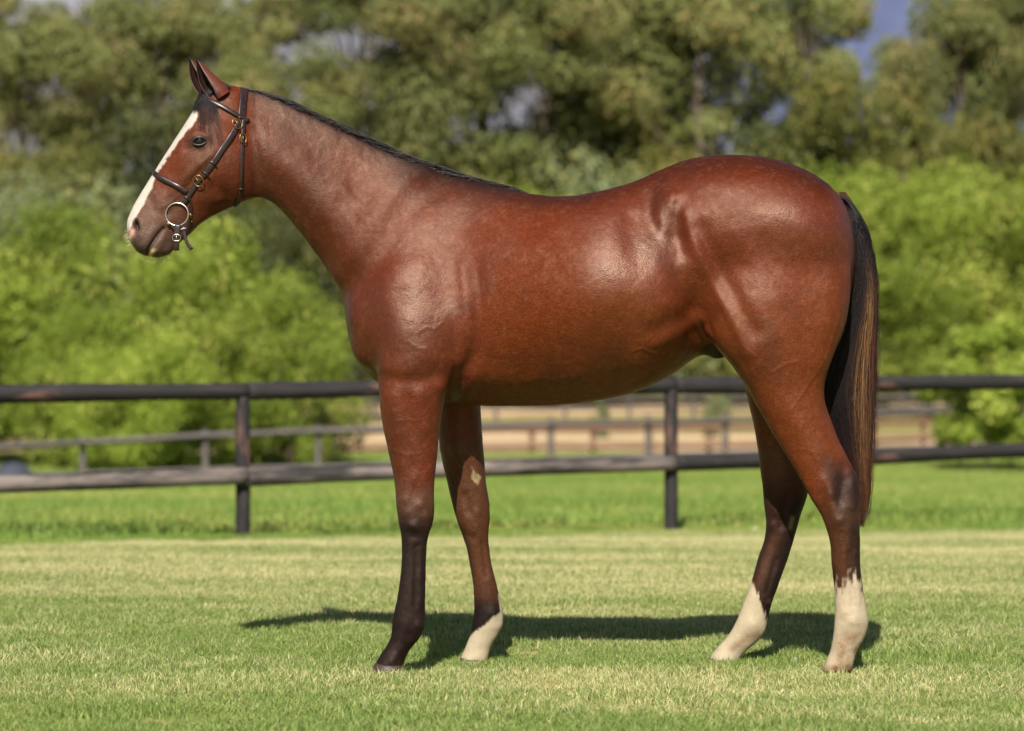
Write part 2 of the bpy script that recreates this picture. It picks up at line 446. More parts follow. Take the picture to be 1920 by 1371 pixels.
X, Y = X[ok], Y[ok]
verge = scatter('verge_grass', np.stack([X, Y, ground_z(X, Y)], 1), pv, .7, 1.2, 15)
tag(verge, 'short green grass of the verge in front of the fence posts', 'grass')
pm = [grass_patch('meadow_tuft', 1300, 1.1, h, (.006, .012), meadm, 1.0) for h in ((.05, .14), (.04, .10), (.06, .17))]
X, Y = jgrid(-18, 18, 5, 52, .62)
ok = (np.abs(X) < .19 * (Y + 9) + 5) & (Y > edge_y(X) + .9)
X, Y = X[ok], Y[ok]
mead = scatter('meadow_grass', np.stack([X, Y, ground_z(X, Y)], 1), pm, .8, 1.25, 9)
tag(mead, 'longer bright green grass under and beyond the rail fence', 'grass')
# ------------------------------------------------------------------ the horse
G_RIB = (.80, .98, 1, .90, .62); G_WITH = (.42, .66, .97, 1.0, .68); G_RUMP = (.95, 1.12, 1.0, .8, .6); G_LEG = (.9, 1, 1, .95, .85)
G_NECK = (.35, .72, 1, 1.08, .95)
def rows(lst, g): return [(*r, *(g if len(r) == 6 else ())) if len(r) == 6 else r for r in lst]

torso = rows([
 (648,556,648,596,0,.05),(656,500,655,640,0,.115),(675,455,672,684,0,.16),(705,420,704,716,0,.19),(745,380,745,740,0,.21),
 (800,352,800,752,0,.225),(850,340,850,757,0,.235),(920,345,920,762,0,.25),(985,361,1000,762,0,.275),(1060,368,1080,757,0,.298),
 (1130,357,1150,747,0,.305),(1190,339,1205,731,0,.292)], G_WITH)
for i in range(8, 11): torso[i] = (*torso[i][:6], *G_RIB)
torso[7] = (*torso[7][:6], .62, .88, .99, 1.0, .85)
torso[11] = (*torso[11][:6], .62, .80, 1.0, 1.02, .85)
torso += rows([(1250,312,1260,704,0,.268),(1310,294,1312,668,0,.255),(1370,290,1365,648,0,.262),(1430,294,1430,655,0,.26),(1490,309,1490,660,0,.25),
 (1540,335,1540,650,0,.215),(1573,366,1573,620,0,.165),(1594,410,1594,570,0,.10),(1603,455,1603,520,0,.04)], G_RUMP)
torso[12] = (*torso[12][:6], .70, .84, 1.0, .97, .75)

_x = 0
neck = rows([(432,158,464,360,-.045,.06),(462,163,488,372,-.04,.066),(505,174,512,384,-.035,.070),(555,197,537,408,-.03,.076),(608,220,562,440,-.02,.083),
 (663,247,585,470,-.01,.092),(718,275,606,497,0,.105),(780,303,624,524,0,.125),(840,324,640,556,0,.15),(900,338,652,600,0,.175),(960,349,690,650,0,.18)], G_NECK)

G_H1 = (.75, .95, 1, .9, .7)
head = rows([(452,166,486,345,-.045,.065),(425,160,486,368,-.05,.078),(398,168,468,377,-.052,.09),(375,190,450,384,-.055,.099),(356,218,432,390,-.06,.104),
 (337,248,413,399,-.067,.099),(318,277,394,408,-.074,.086),(298,308,374,421,-.081,.072),(279,338,358,437,-.087,.060),(260,368,343,450,-.093,.053),
 (245,396,330,464,-.098,.051),(237,420,318,477,-.102,.054),(240,443,298,484,-.105,.052),(247,463,282,484,-.106,.042),(256,472,272,480,-.107,.026)], G_H1)

hind_near = rows([(1370,340,1520,340,-.04,.04),(1325,400,1575,390,-.075,.10),(1300,480,1598,480,-.11,.135),(1302,560,1596,560,-.145,.137),(1314,610,1586,610,-.152,.132),
 (1340,650,1570,655,-.158,.118),(1372,688,1552,700,-.16,.103),(1398,727,1546,735,-.158,.09),(1424,770,1556,780,-.155,.079),(1452,818,1573,825,-.15,.066),
 (1480,863,1591,860,-.15,.056),(1503,903,1607,893,-.15,.050),(1519,934,1611,926,-.15,.048),(1538,963,1611,958,-.15,.046),(1550,992,1612,988,-.15,.042),
 (1557,1022,1613,1022,-.15,.034),(1560,1067,1614,1067,-.15,.030),(1564,1107,1619,1107,-.15,.030),(1565,1142,1625,1142,-.15,.034),(1564,1168,1629,1166,-.15,.037),
 (1562,1192,1623,1193,-.15,.034),(1556,1222,1607,1222,-.15,.032),(1546,1243,1601,1243,-.15,.039),(1540,1258,1598,1258,-.15,.043)], G_LEG)
hind_far = rows([(1370,340,1515,340,.04,.04),(1325,400,1570,390,.075,.10),(1303,480,1592,480,.11,.135),(1308,560,1585,560,.145,.13),(1322,610,1575,610,.15,.125),(1350,650,1558,655,.15,.112),
 (1380,690,1540,700,.15,.10),(1396,730,1532,740,.15,.086),(1407,772,1526,790,.15,.075),(1417,822,1523,838,.15,.064),(1425,877,1521,878,.15,.055),
 (1430,920,1519,908,.15,.050),(1433,952,1511,938,.15,.048),(1436,982,1500,972,.15,.046),(1434,1010,1490,1008,.15,.040),(1424,1038,1480,1042,.15,.033),
 (1411,1083,1462,1090,.15,.030),(1397,1123,1449,1126,.15,.031),(1386,1152,1440,1158,.15,.035),(1376,1175,1435,1182,.15,.037),(1362,1197,1420,1203,.15,.034),
 (1345,1214,1398,1222,.15,.033),(1334,1228,1389,1233,.15,.040),(1327,1240,1386,1241,.15,.044)], G_LEG)
fore_near = rows([(770,430,840,430,-.06,.03),(725,500,850,500,-.10,.085),(702,560,860,560,-.13,.105),(697,610,866,610,-.15,.110),(702,665,862,665,-.165,.10),(707,712,848,708,-.168,.09),(711,755,835,755,-.168,.079),
 (718,800,826,800,-.166,.069),(728,850,820,850,-.165,.060),(737,890,816,890,-.165,.052),(742,930,814,925,-.165,.046),(744,955,815,950,-.165,.045),
 (747,978,814,974,-.165,.045),(752,1002,804,1003,-.165,.040),(753,1030,800,1030,-.165,.032),(751,1070,799,1070,-.165,.029),(746,1110,798,1110,-.165,.029),
 (740,1143,797,1143,-.165,.032),(735,1168,797,1172,-.165,.036),(733,1190,790,1193,-.165,.034),(722,1214,772,1215,-.165,.031),(709,1234,759,1237,-.165,.038),
 (703,1248,756,1250,-.165,.042)], G_LEG)
fore_far = rows([(780,430,840,430,.06,.03),(745,500,860,500,.10,.085),(735,560,880,560,.13,.105),(745,600,895,600,.15,.11),(785,670,902,670,.155,.10),(806,725,902,725,.16,.09),(817,770,903,770,.16,.078),(822,820,905,820,.16,.066),
 (830,870,909,870,.16,.056),(841,912,912,910,.16,.048),(848,945,918,942,.16,.045),(855,973,919,970,.16,.045),(865,1000,916,1000,.16,.040),(875,1030,918,1030,.16,.032),
 (881,1062,924,1065,.16,.029),(887,1100,934,1105,.16,.029),(889,1135,942,1140,.16,.034),(886,1165,944,1167,.16,.036),(882,1188,934,1190,.16,.033),
 (873,1212,921,1213,.16,.032),(865,1230,916,1230,.16,.039),(861,1240,914,1240,.16,.043)], G_LEG)
hind_near = [(*r[:4], r[4] - .04 * min(1, max(0, (r[1] - 740) / 250)), *r[5:]) for r in hind_near]
sheath = rows([(1300,655,1318,660,0,.02),(1312,645,1345,678,0,.045),(1330,645,1364,672,0,.04),(1350,640,1375,655,0,.02)], (1,1,1,1,1))

bm = bmesh.new()
def add_shape(V, F):
    vs = [bm.verts.new(v) for v in V]
    for f in F:
        try: bm.faces.new([vs[i] for i in f])
        except ValueError: pass
for lst, p in ((torso, .85), (neck, .9), (head, .75), (hind_near, .85), (hind_far, .85), (fore_near, .85), (fore_far, .85), (sheath, 1)):
    add_shape(*loft(lst, p=p))
def blob(px, py, y, rx, ry, rz):
    V, F = [], []
    c = W(px, py, y)
    tmp = bmesh.new(); bmesh.ops.create_icosphere(tmp, subdivisions=3, radius=1)
    V = [(c[0] + v.co.x * rx, c[1] + v.co.y * ry, c[2] + v.co.z * rz) for v in tmp.verts]
    F = [[v.index for v in f.verts] for f in tmp.faces]; tmp.free()
    add_shape(V, F)
for s in (-1, 1):
    blob(780, 570, s * .125, .15, .12, .19)       # shoulder and triceps
    blob(705, 640, s * .085, .085, .085, .10)     # breast
    blob(1262, 392, s * .185, .035, .055, .07)    # point of the hip
    blob(1450, 420, s * .115, .22, .135, .19)     # rump
    blob(1450, 540, s * .135, .22, .135, .21)     # thigh
bmesh.ops.recalc_face_normals(bm, faces=bm.faces)
me = bpy.data.meshes.new('raw'); bm.to_mesh(me); bm.free()
raw = bpy.data.objects.new('raw', me); link(raw)
md = raw.modifiers.new('r', 'REMESH'); md.mode = 'VOXEL'; md.voxel_size = .0046; md.adaptivity = 0
dg = bpy.context.evaluated_depsgraph_get()
hm = bpy.data.meshes.new_from_object(raw.evaluated_get(dg))
bpy.data.objects.remove(raw); bpy.data.meshes.remove(me)
hm.name = 'horse_body'
NV = len(hm.vertices)
co = np.empty(NV * 3, np.float32); hm.vertices.foreach_get('co', co); co = co.reshape(-1, 3).astype(float)
ed = np.empty(len(hm.edges) * 2, np.int32); hm.edges.foreach_get('vertices', ed); ed = ed.reshape(-1, 2)
deg = np.bincount(ed.ravel(), minlength=NV).astype(float)
def lap(c):
    o = np.empty_like(c)
    for k in range(3):
        o[:, k] = (np.bincount(ed[:, 0], c[ed[:, 1], k], NV) + np.bincount(ed[:, 1], c[ed[:, 0], k], NV)) / deg
    return o - c
def normals():
    hm.vertices.foreach_set('co', co.astype(np.float32).ravel()); hm.update()
    n = np.empty(NV * 3, np.float32); hm.vertex_normals.foreach_get('vector', n)
    return n.reshape(-1, 3).astype(float)
for i in range(14):
    co += .5 * lap(co); co -= .51 * lap(co)
for i in range(3): co += .5 * lap(co)
u, v = proj(co)
wsm = np.zeros(NV)
for (x, y, r) in ((700,450,110),(650,560,70),(760,420,130),(840,720,60),(720,700,60),(860,640,80),(1310,620,90),(1290,500,130),(1350,560,120),(1440,640,110),(1560,680,90),
                  (480,360,45),(470,230,60),(1250,400,90),(1400,400,150),(1500,500,150),(760,620,120),(900,400,120),(1575,560,90),(1370,680,60),(870,740,60),(560,480,60),
                  (1260,350,60),(600,300,150)):
    wsm = np.maximum(wsm, np.exp(-(((u - x) ** 2 + (v - y) ** 2) / r ** 2) ** 2))
wsm = np.maximum(wsm, .9 * (sstep(u, 860, 900) * (1 - sstep(u, 1590, 1605)) * (1 - sstep(v, 735, 760)) * (v < 760)))
for i in range(110): co += .5 * wsm[:, None] * lap(co)
ws2 = np.zeros(NV)
for (x, y, rx, ry) in ((775,520,100,150),(1450,480,120,150),(1300,450,90,110),(980,540,150,150)):
    ws2 = np.maximum(ws2, np.exp(-(((u - x) / rx) ** 2 + ((v - y) / ry) ** 2) ** 2))
for i in range(260): co += .5 * ws2[:, None] * lap(co)

def vnoise(P, scale, seed):
    """value noise, numpy"""
    q = P * scale + seed * 17.13
    i = np.floor(q).astype(np.int64); f = q - i; f = f * f * (3 - 2 * f)
    def h(a, b, c):
        n = (a * 374761393 + b * 668265263 + c * 2147483647 + seed * 974711) & 0xffffffff
        n = ((n ^ (n >> 13)) * 1274126177) & 0xffffffff
        return ((n ^ (n >> 16)) & 0xffff) / 65535.
    r = 0
    for dx in (0, 1):
        for dy in (0, 1):
            for dz in (0, 1):
                w = (f[:, 0] if dx else 1 - f[:, 0]) * (f[:, 1] if dy else 1 - f[:, 1]) * (f[:, 2] if dz else 1 - f[:, 2])
                r = r + w * h(i[:, 0] + dx, i[:, 1] + dy, i[:, 2] + dz)
    return r

# --- relief of muscle, bone and vein, laid as strokes on the skin
def seg_dist(u, v, pts):
    d = np.full(len(u), 1e9); 
    if len(pts) == 1: return np.hypot(u - pts[0][0], v - pts[0][1])
    for (x0, y0), (x1, y1) in zip(pts[:-1], pts[1:]):
        dx, dy = x1 - x0, y1 - y0; L = dx * dx + dy * dy
        t = np.clip(((u - x0) * dx + (v - y0) * dy) / L, 0, 1)
        d = np.minimum(d, np.hypot(u - x0 - t * dx, v - y0 - t * dy))
    return d
def smooth_pts(pts, n=2):
    for _ in range(n):
        if len(pts) < 3: break
        q = [pts[0]]
        for a, b in zip(pts[:-1], pts[1:]):
            q += [(a[0]*.75+b[0]*.25, a[1]*.75+b[1]*.25), (a[0]*.25+b[0]*.75, a[1]*.25+b[1]*.75)]
        pts = q + [pts[-1]]
    return pts
def strokes(lst, which='outer'):
    global co
    N = normals()
    # the same relief on both flanks: the stroke is laid in the plane of symmetry
    U = 960 + co[:, 0] * 580 * np.where(which == 'true', 1, 1); V_ = 685.5 - (co[:, 2] - CAM_H) * 580
    if which == 'outer':
        side = np.sign(co[:, 1]); m = sstep(N[:, 1] * side, .1, .45)
        s = FPX / (CAM_D - np.abs(co[:, 1])); U = 960 + co[:, 0] * s; V_ = 685.5 - (co[:, 2] - CAM_H) * s
    elif which == 'head':
        m = sstep(np.abs(N[:, 1]), .1, .4) * sstep(-co[:, 0], .70, .74)
        s = FPX / (CAM_D - .13); U = 960 + co[:, 0] * s; V_ = 685.5 - (co[:, 2] - CAM_H) * s
    elif which == 'farleg':
        m = sstep(-N[:, 1], .1, .45) * (co[:, 1] > .05); U, V_ = proj(co)
    D = np.zeros(NV)
    for it_ in lst:
        w, amp, pts = it_[:3]; signed = len(it_) > 3
        xs = [p[0] for p in pts]; ys = [p[1] for p in pts]
        sel = np.nonzero((m > 0) & (U > min(xs) - 3 * w) & (U < max(xs) + 3 * w) & (V_ > min(ys) - 3 * w) & (V_ < max(ys) + 3 * w))[0]
        if len(sel) == 0: continue
        sp = smooth_pts(pts)
        d = seg_dist(U[sel], V_[sel], sp)
        if signed:
            q = np.array(sp); dd = (U[sel][:, None] - q[None, :, 0]) ** 2 + (V_[sel][:, None] - q[None, :, 1]) ** 2
            i_ = np.clip(np.argmin(dd, 1), 1, len(q) - 2); tg = q[i_ + 1] - q[i_ - 1]; tg /= np.linalg.norm(tg, axis=1, keepdims=True)
            sd_ = (U[sel] - q[i_, 0]) * tg[:, 1] - (V_[sel] - q[i_, 1]) * tg[:, 0]
            D[sel] += amp / 1000 * -np.clip(sd_ / w, -1.2, 1.2) * 1.6 * np.exp(-(d / w) ** 2)
        else:
            D[sel] += amp / 1000 * np.exp(-(d / w) ** 2)
    co += N * (D * m)[:, None]

strokes([ # width px, height mm, path : broad forms ('s': one side of the path raised, the other sunk)
 (34, 13.0, [(800,338),(752,366),(716,425),(682,478),(650,522)], 's'),      # neck meets shoulder
 (46, 5.8, [(860,390),(800,470),(730,560)]),
 (70, 13.0, [(775,600)]), (26, 5.8, [(830,600),(845,660)]),
 (17, 11, [(880,500),(888,570),(884,650),(862,700)], 's'),               # back edge of the triceps
 (26, -5.8, [(752,560),(722,610),(705,660)]), (22, 5.8, [(800,665),(765,690),(730,690)]),
 (13, -5.8, [(715,706),(770,716),(830,706)]),
 (11, -8, [(853,694),(847,730),(838,765)]), (18, 10.2, [(880,705),(872,735)]),
 (15, 8.7, [(828,722)]), (15, 5.8, [(735,745),(744,810)]), (14, 5.8, [(788,740),(800,800)]), (10, -4.3, [(762,745),(768,820),(776,880)]),
 (30, -8.7, [(900,742),(960,750),(1060,746)]), (30, 7.2, [(890,712),(960,725),(1060,715)]),
 (13, 9, [(1257,338),(1240,365),(1233,400),(1244,430)]), (16, -8, [(1217,372),(1217,400),(1230,430)]), (15, -10.2, [(1270,385),(1264,430),(1278,470)]), (16, 7.2, [(1207,352),(1196,390)]),
 (30, -17.4, [(1262,450),(1280,530),(1300,575),(1316,610)]),
 (12, 8.7, [(1284,400),(1308,475),(1345,545),(1385,620),(1402,660)]), (17, -10.2, [(1312,430),(1342,495),(1385,570),(1415,620)]), (22, 5.8, [(1385,440),(1420,500),(1450,560)]), (14, -4.3,[(1430,450),(1450,500)]), (16, 4.3,[(1340,620),(1370,660)]),
 (28, 5.8, [(1405,570),(1430,630),(1420,670)]), (40, 8.7, [(1470,405),(1545,445)]), (34, -7.2, [(1500,510),(1512,580),(1522,640)]), (24, 5.8, [(1562,520),(1560,600),(1540,680)]),
 (14, 6, [(1230,645),(1275,622),(1308,604)]), (18, -5, [(1225,620),(1270,600),(1300,590)]), (14, 4, [(1250,572),(1285,582),(1308,604)]),
 (70, 10.2, [(1200,520)]), (50, -5.8, [(1120,640),(1180,625)]),
 (26, 2.3, [(940,470),(965,650)]), (26, 2.3, [(1010,450),(1040,670)]), (26, 2.3, [(1080,440),(1110,650)]),
 # neck
 (26, -7.2, [(500,335),(540,375),(590,435),(622,490)]), (34, 5.8, [(510,260),(565,330),(620,410),(652,470)]),
 (34, -5.8, [(560,258),(640,325),(700,370)]), (18, 5.8, [(482,230),(500,300),(490,345)]),
 (9, 2.3, [(640,345),(664,385),(680,410)]), (9, -2.3, [(655,340),(678,372),(694,396)]), (8, 1.9, [(625,360),(648,402),(668,430)]),
 # gaskin and hock
 (26, 5, [(1450,725),(1490,785),(1530,840)]), (12, -4, [(1548,770),(1568,825),(1578,870)]), (9, -5, [(1585,900),(1578,940)]), (10, 4, [(1556,930),(1566,975)]), (9, -3, [(1540,930),(1549,975)]), (9, 4, [(1600,905),(1602,950)]),
 (9, 5, [(760,938)]), (8, 5, [(800,968)]), (9, -5, [(778,918),(776,935)]), (8, 4, [(768,985),(785,990)]), (8, -1.2, [(752,1002),(790,1006)]), (10,-5,[(1590,870),(1575,900),(1572,935)]), (10,5,[(1545,900),(1560,925)]), (9,5,[(1575,975)]), (8,-1.5,[(1560,1000),(1595,1003)]),
 # cannon tendons, knees, fetlocks
 (5, -4.9, [(781,1025),(780,1080),(779,1135)]), (5, 3.0, [(789,1030),(788,1130)]), (8, 5.7, [(764,962)]), (9, 5.7, [(787,948)]), (8, 4.8, [(776,985)]), (9, -4.8, [(775,1006)]), (9, 5.7, [(788,1172)]), (8, -4.8, [(768,1192)]), (6, 3.8, [(752,1215),(735,1240)]),
 (5, -5.3, [(1593,1035),(1595,1090),(1600,1135)]), (5, 3.8, [(1604,1035),(1608,1130)]), (11, 7.6, [(1598,1165)]), (10, -7.6, [(1584,1196)]), (9, 5.7, [(1584,1150)]), (7, 3.8, [(1575,1225)]),
])
_lg = 1 - .75 * sstep(proj(co)[1], 820, 880)
for i in range(10): co += .4 * _lg[:, None] * lap(co)
Nn_ = normals()
def vnq(P, s_, seed):
    return vnoise(P, s_, seed) - .5
co += Nn_ * ((vnq(co, 9, 61) * 2.4 + vnq(co, 24, 62) * 1.6 + vnq(co, 55, 63) * 1.0) / 1000 * np.where(co[:, 0] < -.78, .35, 1))[:, None]
strokes([ # veins and creases
 (2.4, 1.5, [(790,620),(800,612),(815,618),(830,605)]), (2.4, 1.3, [(815,618),(822,632)]), (2.4,1.2,[(765,640),(780,652),(800,655)]),
 (2.2, 1.6, [(1185,660),(1205,652),(1225,664),(1245,660)]), (2.2, 1.3, [(1205,652),(1213,638),(1225,628)]),
 (2.4, 1.6, [(1447,700),(1470,683),(1495,678)]), (2.4, 1.5, [(1485,768),(1510,730),(1545,680),(1560,640),(1575,590)]), (2.4, 1.3, [(1395,650),(1420,672)]), (2.4, 1.3, [(1440,690),(1455,740),(1450,790)]),
 (2.2, 1.6, [(775,880),(795,905),(812,880)]), (2.2, 1.4, [(745,790),(770,785),(785,800),(800,815)]), (2.2, 1.2, [(730,840),(760,855),(790,850)]), (2.2,1.2,[(770,770),(785,790)]), (2.2,1.4,[(812,870),(790,900),(775,940)]),
 (2.2, 1, [(1470,850),(1500,840),(1530,850)]), (2.2,1.3,[(790,930),(800,960)]), (2.4, -3, [(853,690),(849,720),(846,745)]), (2.4, -2, [(1295,572),(1310,604)]),
 (2.2,1.2,[(1500,800),(1515,840),(1540,870)]),
])
strokes([
 (8, -6.0, [(872,930),(880,960)]), (9, 4.5, [(895,960)]), (5, -3.8, [(905,1020),(912,1080)]), (10, 6.0, [(925,1150)]), (10, 6.0, [(1458,960)]), (9, -6.0, [(1478,930),(1465,985)]),
 (5, -3.8, [(1455,1050),(1438,1110)]), (11, 6.0, [(1412,1170)]), (11, -4.5, [(1398,1195)]), (10, 6.0, [(1448,985)]), (14, 6.0, [(858,850)]), (8, -3.8, [(880,860),(890,900)]), (9, -4.5, [(862,1000),(885,1010)]),
], 'farleg')
strokes([ # head
 (14, 9.1, [(372,260)]), (4.5, 4.5, [(354,262),(363,251),(377,249),(391,258)]), (9, -5.2, [(352,280),(380,285)]), (14, -7.8, [(386,215)]), (14, 5.2, [(410,235),(425,255)]),
 (8, 5.9, [(400,290),(380,306),(360,324),(345,338)]), (14, -6.5, [(374,328),(352,354),(335,376)]), (16, -5.2, [(330,330),(310,352)]),
 (42, 7.8, [(438,325)]), (12, -6.5, [(470,245),(480,300),(478,350)]), (13, -6.5, [(402,400),(432,374),(402,352)]), (9, 3.9, [(390,407),(360,434),(345,447)]),
 (10, -3.9, [(330,395),(312,400)]), (10, 4.5, [(262,408),(272,425),(268,442)]), (3.6, 4.5, [(245,432),(246,417),(254,408),(264,413),(265,428)]), (4.6, -18.2, [(255,420),(257,428)]),
 (3.0, -9.1, [(308,428),(298,440),(287,457),(276,476)]), (7, 4.5, [(305,450),(295,470)]), (7, 3.2, [(290,432),(274,460)]), (11, 3.9, [(313,470)]),
 (7, -2.6, [(290,395),(282,372)]), (2.2, 1.7, [(388,300),(372,318),(352,345),(325,380),(300,392)]), (2.2, 1.3, [(352,345),(330,352),(312,372)]), (2.2, -2.0, [(350,262),(344,268)]),
], 'head')
for i in range(1): co += .35 * lap(co)
N = normals()
u, v = proj(co)

# --- coat colours: the markings of this horse
n1 = vnoise(co, 6, 1) * .6 + vnoise(co, 17, 2) * .4
n2 = vnoise(co, 60, 3) * .5 + vnoise(co, 140, 4) * .5
n3 = vnoise(co * np.array([1, 1, .25]), 170, 5)
RED = np.array(srgb(85, 36, 18)); ORANGE = np.array(srgb(93, 43, 16)); DARKRED = np.array(srgb(44, 19, 12))
BLACK = np.array(srgb(22, 16, 17)); BROWN = np.array(srgb(70, 43, 28)); WHITE = np.array(srgb(162, 150, 128)); GREY = np.array(srgb(76, 54, 44)); TAN = np.array(srgb(120,72,40))
col = np.tile(RED, (NV, 1))
def mixc(c, m):
    global col
    m = np.clip(m, 0, 1)[:, None]
    col = col * (1 - m) + np.asarray(c) * m
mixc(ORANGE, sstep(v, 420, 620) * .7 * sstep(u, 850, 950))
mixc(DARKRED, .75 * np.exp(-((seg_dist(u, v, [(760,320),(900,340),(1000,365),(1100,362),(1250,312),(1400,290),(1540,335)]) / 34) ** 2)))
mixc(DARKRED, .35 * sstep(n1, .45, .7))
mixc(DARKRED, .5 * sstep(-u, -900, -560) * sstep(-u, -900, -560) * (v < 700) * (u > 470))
mixc(TAN, .12 * sstep(n2, .55, .8))
near, far = co[:, 1] < 0, co[:, 1] >= 0
j = (n2 - .5) * 26 + (n1 - .5) * 40
# forelegs
fn = near & (u < 950) & (v > 690); ff = far & (u < 960) & (v > 740)
mixc(GREY, fn * sstep(v + j, 890, 935) * .8)
mixc(BLACK, fn * sstep(v + j, 930, 985) * .95)
mixc(BROWN, fn * np.exp(-((u - 800) / 10) ** 2) * np.exp(-((v - 950) / 40) ** 2) * .5)
mixc(np.array(srgb(64,44,36)), fn * sstep(v, 1243, 1254))
mixc(BROWN * .95, ff * sstep(v + j, 800, 930) * .9)
mixc(BLACK, ff * sstep(v + j * 1.3, 1085, 1140))
mixc(BLACK, ff * .6 * np.exp(-((seg_dist(u, v, [(856,985),(872,1020),(882,1080)]) / 8) ** 2)))
mixc(WHITE, ff * sstep(v + j * .35 + (u - 885) * .75, 1184, 1190))
mixc(WHITE, ff * np.exp(-((seg_dist(u, v, [(937,1115),(943,1160)]) / 3.2) ** 4)))
mixc(np.array(srgb(148,132,98)), ff * sstep(-(np.abs(u - 892 - (v - 895) * .35) / 9 + np.abs(v - 895) / 15 + (n2 - .5) * 1.2), -1.25, -.85) * (.45 + .55 * n3))
# hind legs
hn = near & (u > 1280) & (v > 640); hf = far & (u > 1280) & (v > 640)
mixc(BLACK, hn * sstep(u + j * .8 - (v - 880) * .2, 1538, 1566) * sstep(v + j, 835, 900) * (1 - sstep(v + j, 985, 1030)) * .93)
mixc(BROWN * .75, hn * sstep(v + j, 920, 1000) * .92)
mixc(BLACK, hn * sstep(u, 1585, 1600) * sstep(v, 960, 1000) * .75)
mixc(BLACK, hn * np.exp(-((u - 1560) / 9) ** 2) * sstep(v, 1050, 1075) * .8)
mixc(WHITE, hn * sstep(v + (n3 - .5) * 40 + (n2 - .5) * 16 - 10 * np.sin(u / 8.), 1080, 1104))
mixc(np.array(srgb(64,44,40)), hn * np.exp(-((u - 1568) / 6) ** 2 - ((v - 1255) / 6) ** 2) * 1.4)
mixc(BROWN, hf * sstep(v + j, 800, 900) * .6)
mixc(BLACK, hf * sstep(v + j, 870, 950) * .82)
mixc(BLACK, hf * np.exp(-((seg_dist(u, v, [(1500,950),(1482,1030),(1455,1100),(1440,1150)]) / 18) ** 2)) * .95)
mixc(BROWN, hf * np.exp(-((seg_dist(u, v, [(1452,1010),(1430,1075),(1415,1100)]) / 9) ** 2)) * .6)
mixc(np.array(srgb(128,112,84)), hf * .7 * np.exp(-((seg_dist(u, v, [(1486,972),(1482,990)]) / 4.5) ** 2)))
mixc(WHITE, hf * sstep(v + (n3 - .5) * 22 - (u - 1411) * 2.6, 1085, 1098) * (v > 1060))
mixc(WHITE, hf * sstep(v, 1165, 1172))
HBK = np.array(srgb(26, 20, 21))
DIRT_SHADE = np.array(srgb(108, 82, 58))
mixc(DIRT_SHADE, (hn | hf) * .75 * sstep(n1 + (n2 - .5) * .5, .35, .75) * sstep(v, 1110, 1160))
mixc(DIRT_SHADE, hn * .6 * np.exp(-(seg_dist(u, v, [(1600,1195),(1580,1205),(1575,1240)]) / 9) ** 2) + hf * .6 * np.exp(-(seg_dist(u, v, [(1420,1190),(1395,1200),(1375,1215)]) / 9) ** 2))  # brown strokes below the fetlocks: shading painted in to define their form
mixc(DIRT_SHADE * .8, (hn | hf) * .7 * sstep(v + j * .4, 1238, 1256))
mixc(np.array(srgb(150,122,90)), ff * .4 * sstep(n1, .4, .7) * sstep(v, 1180, 1200))
mixc(HBK, .95 * np.exp(-((seg_dist(u, v, [(470,160),(505,171),(555,194),(608,217),(663,244),(718,272),(780,300),(840,321),(900,336),(955,346)]) / (20 + 8 * np.exp(-((u - 720) / 120) ** 2))) ** 2)) * (u > 455) * (u < 985) * sstep(-u, -985, -930))
# sheath, groin
mixc(BLACK * .6, (np.abs(co[:, 1]) < .07) * np.exp(-((u - 1345) / 32) ** 4 - ((v - 665) / 20) ** 4) * 1.3)
# head
hd = u < 500
mixc(GREY, hd * .85 * np.exp(-((u - 372) / 30) ** 2 - ((v - 275) / 30) ** 2))
mixc(BLACK, hd * .9 * np.exp(-((u - 374) / 19) ** 4 - ((v - 266) / 11) ** 4))
mixc(BROWN, hd * .7 * np.exp(-(seg_dist(u, v, [(390,290),(360,330),(320,390)]) / 24) ** 2))
MUZ = np.array(srgb(68, 52, 45))
axis = (u - 374) * -.55 + (v - 266) * .83          # along the head, towards the muzzle
mixc(GREY, hd * .7 * sstep(axis + j * .6, 95, 150))
mixc(MUZ, hd * .95 * sstep(axis + j * .5, 160, 205))
mixc(BLACK, hd * .6 * sstep(axis + j * .5, 215, 245))
fwd = -(N[:, 0] * .86 + N[:, 2] * -.5)             # faces the front of the face
dbl = seg_dist(u, v, [(372,202),(368,208),(344,234),(319,269),(293,314),(274,346),(255,375),(238,404),(235,432)])
wbl = np.interp(v, [196, 212, 234, 300, 325, 345, 380, 410, 440], [4, 9, 13, 8, 7, 11, 14, 12, 6]) * (1 + .25 * np.exp(-((v - 395) / 20) ** 2))
blz = (1 - sstep(dbl + (n2 - .5) * 7 + (n1 - .5) * 4, wbl - 2, wbl + 2.5)) * sstep(v, 198, 212) * sstep(-v, -446, -430)
mixc(np.array(srgb(176, 170, 162)), hd * (u < 372) * blz)
mixc(np.array(srgb(180, 140, 120)), hd * np.exp(-((u - 246) / 6) ** 2 - ((v - 437) / 7) ** 2) * 1.1)
mixc(np.array(srgb(206, 190, 165)), hd * .8 * np.exp(-(seg_dist(u, v, [(242,445),(244,462)]) / 3.5) ** 2))
mixc(np.array(srgb(200, 170, 130)), hd * .85 * np.exp(-(seg_dist(u, v, [(287,470),(281,480)]) / 4) ** 2))
mixc(np.array(srgb(22, 14, 14)), hd * .95 * np.exp(-(seg_dist(u, v, [(256,418),(258,428)]) / 4.2) ** 4))
mixc(np.array(srgb(22, 14, 14)), hd * .85 * np.exp(-(seg_dist(u, v, [(308,428),(298,440),(287,457),(276,476)]) / 2.6) ** 2))
col *= (.9 + .2 * n2)[:, None]
ca = hm.color_attributes.new('tint', 'FLOAT_COLOR', 'POINT')
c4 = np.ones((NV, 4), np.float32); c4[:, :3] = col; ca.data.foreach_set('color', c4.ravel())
gl = .55 + .0 * u
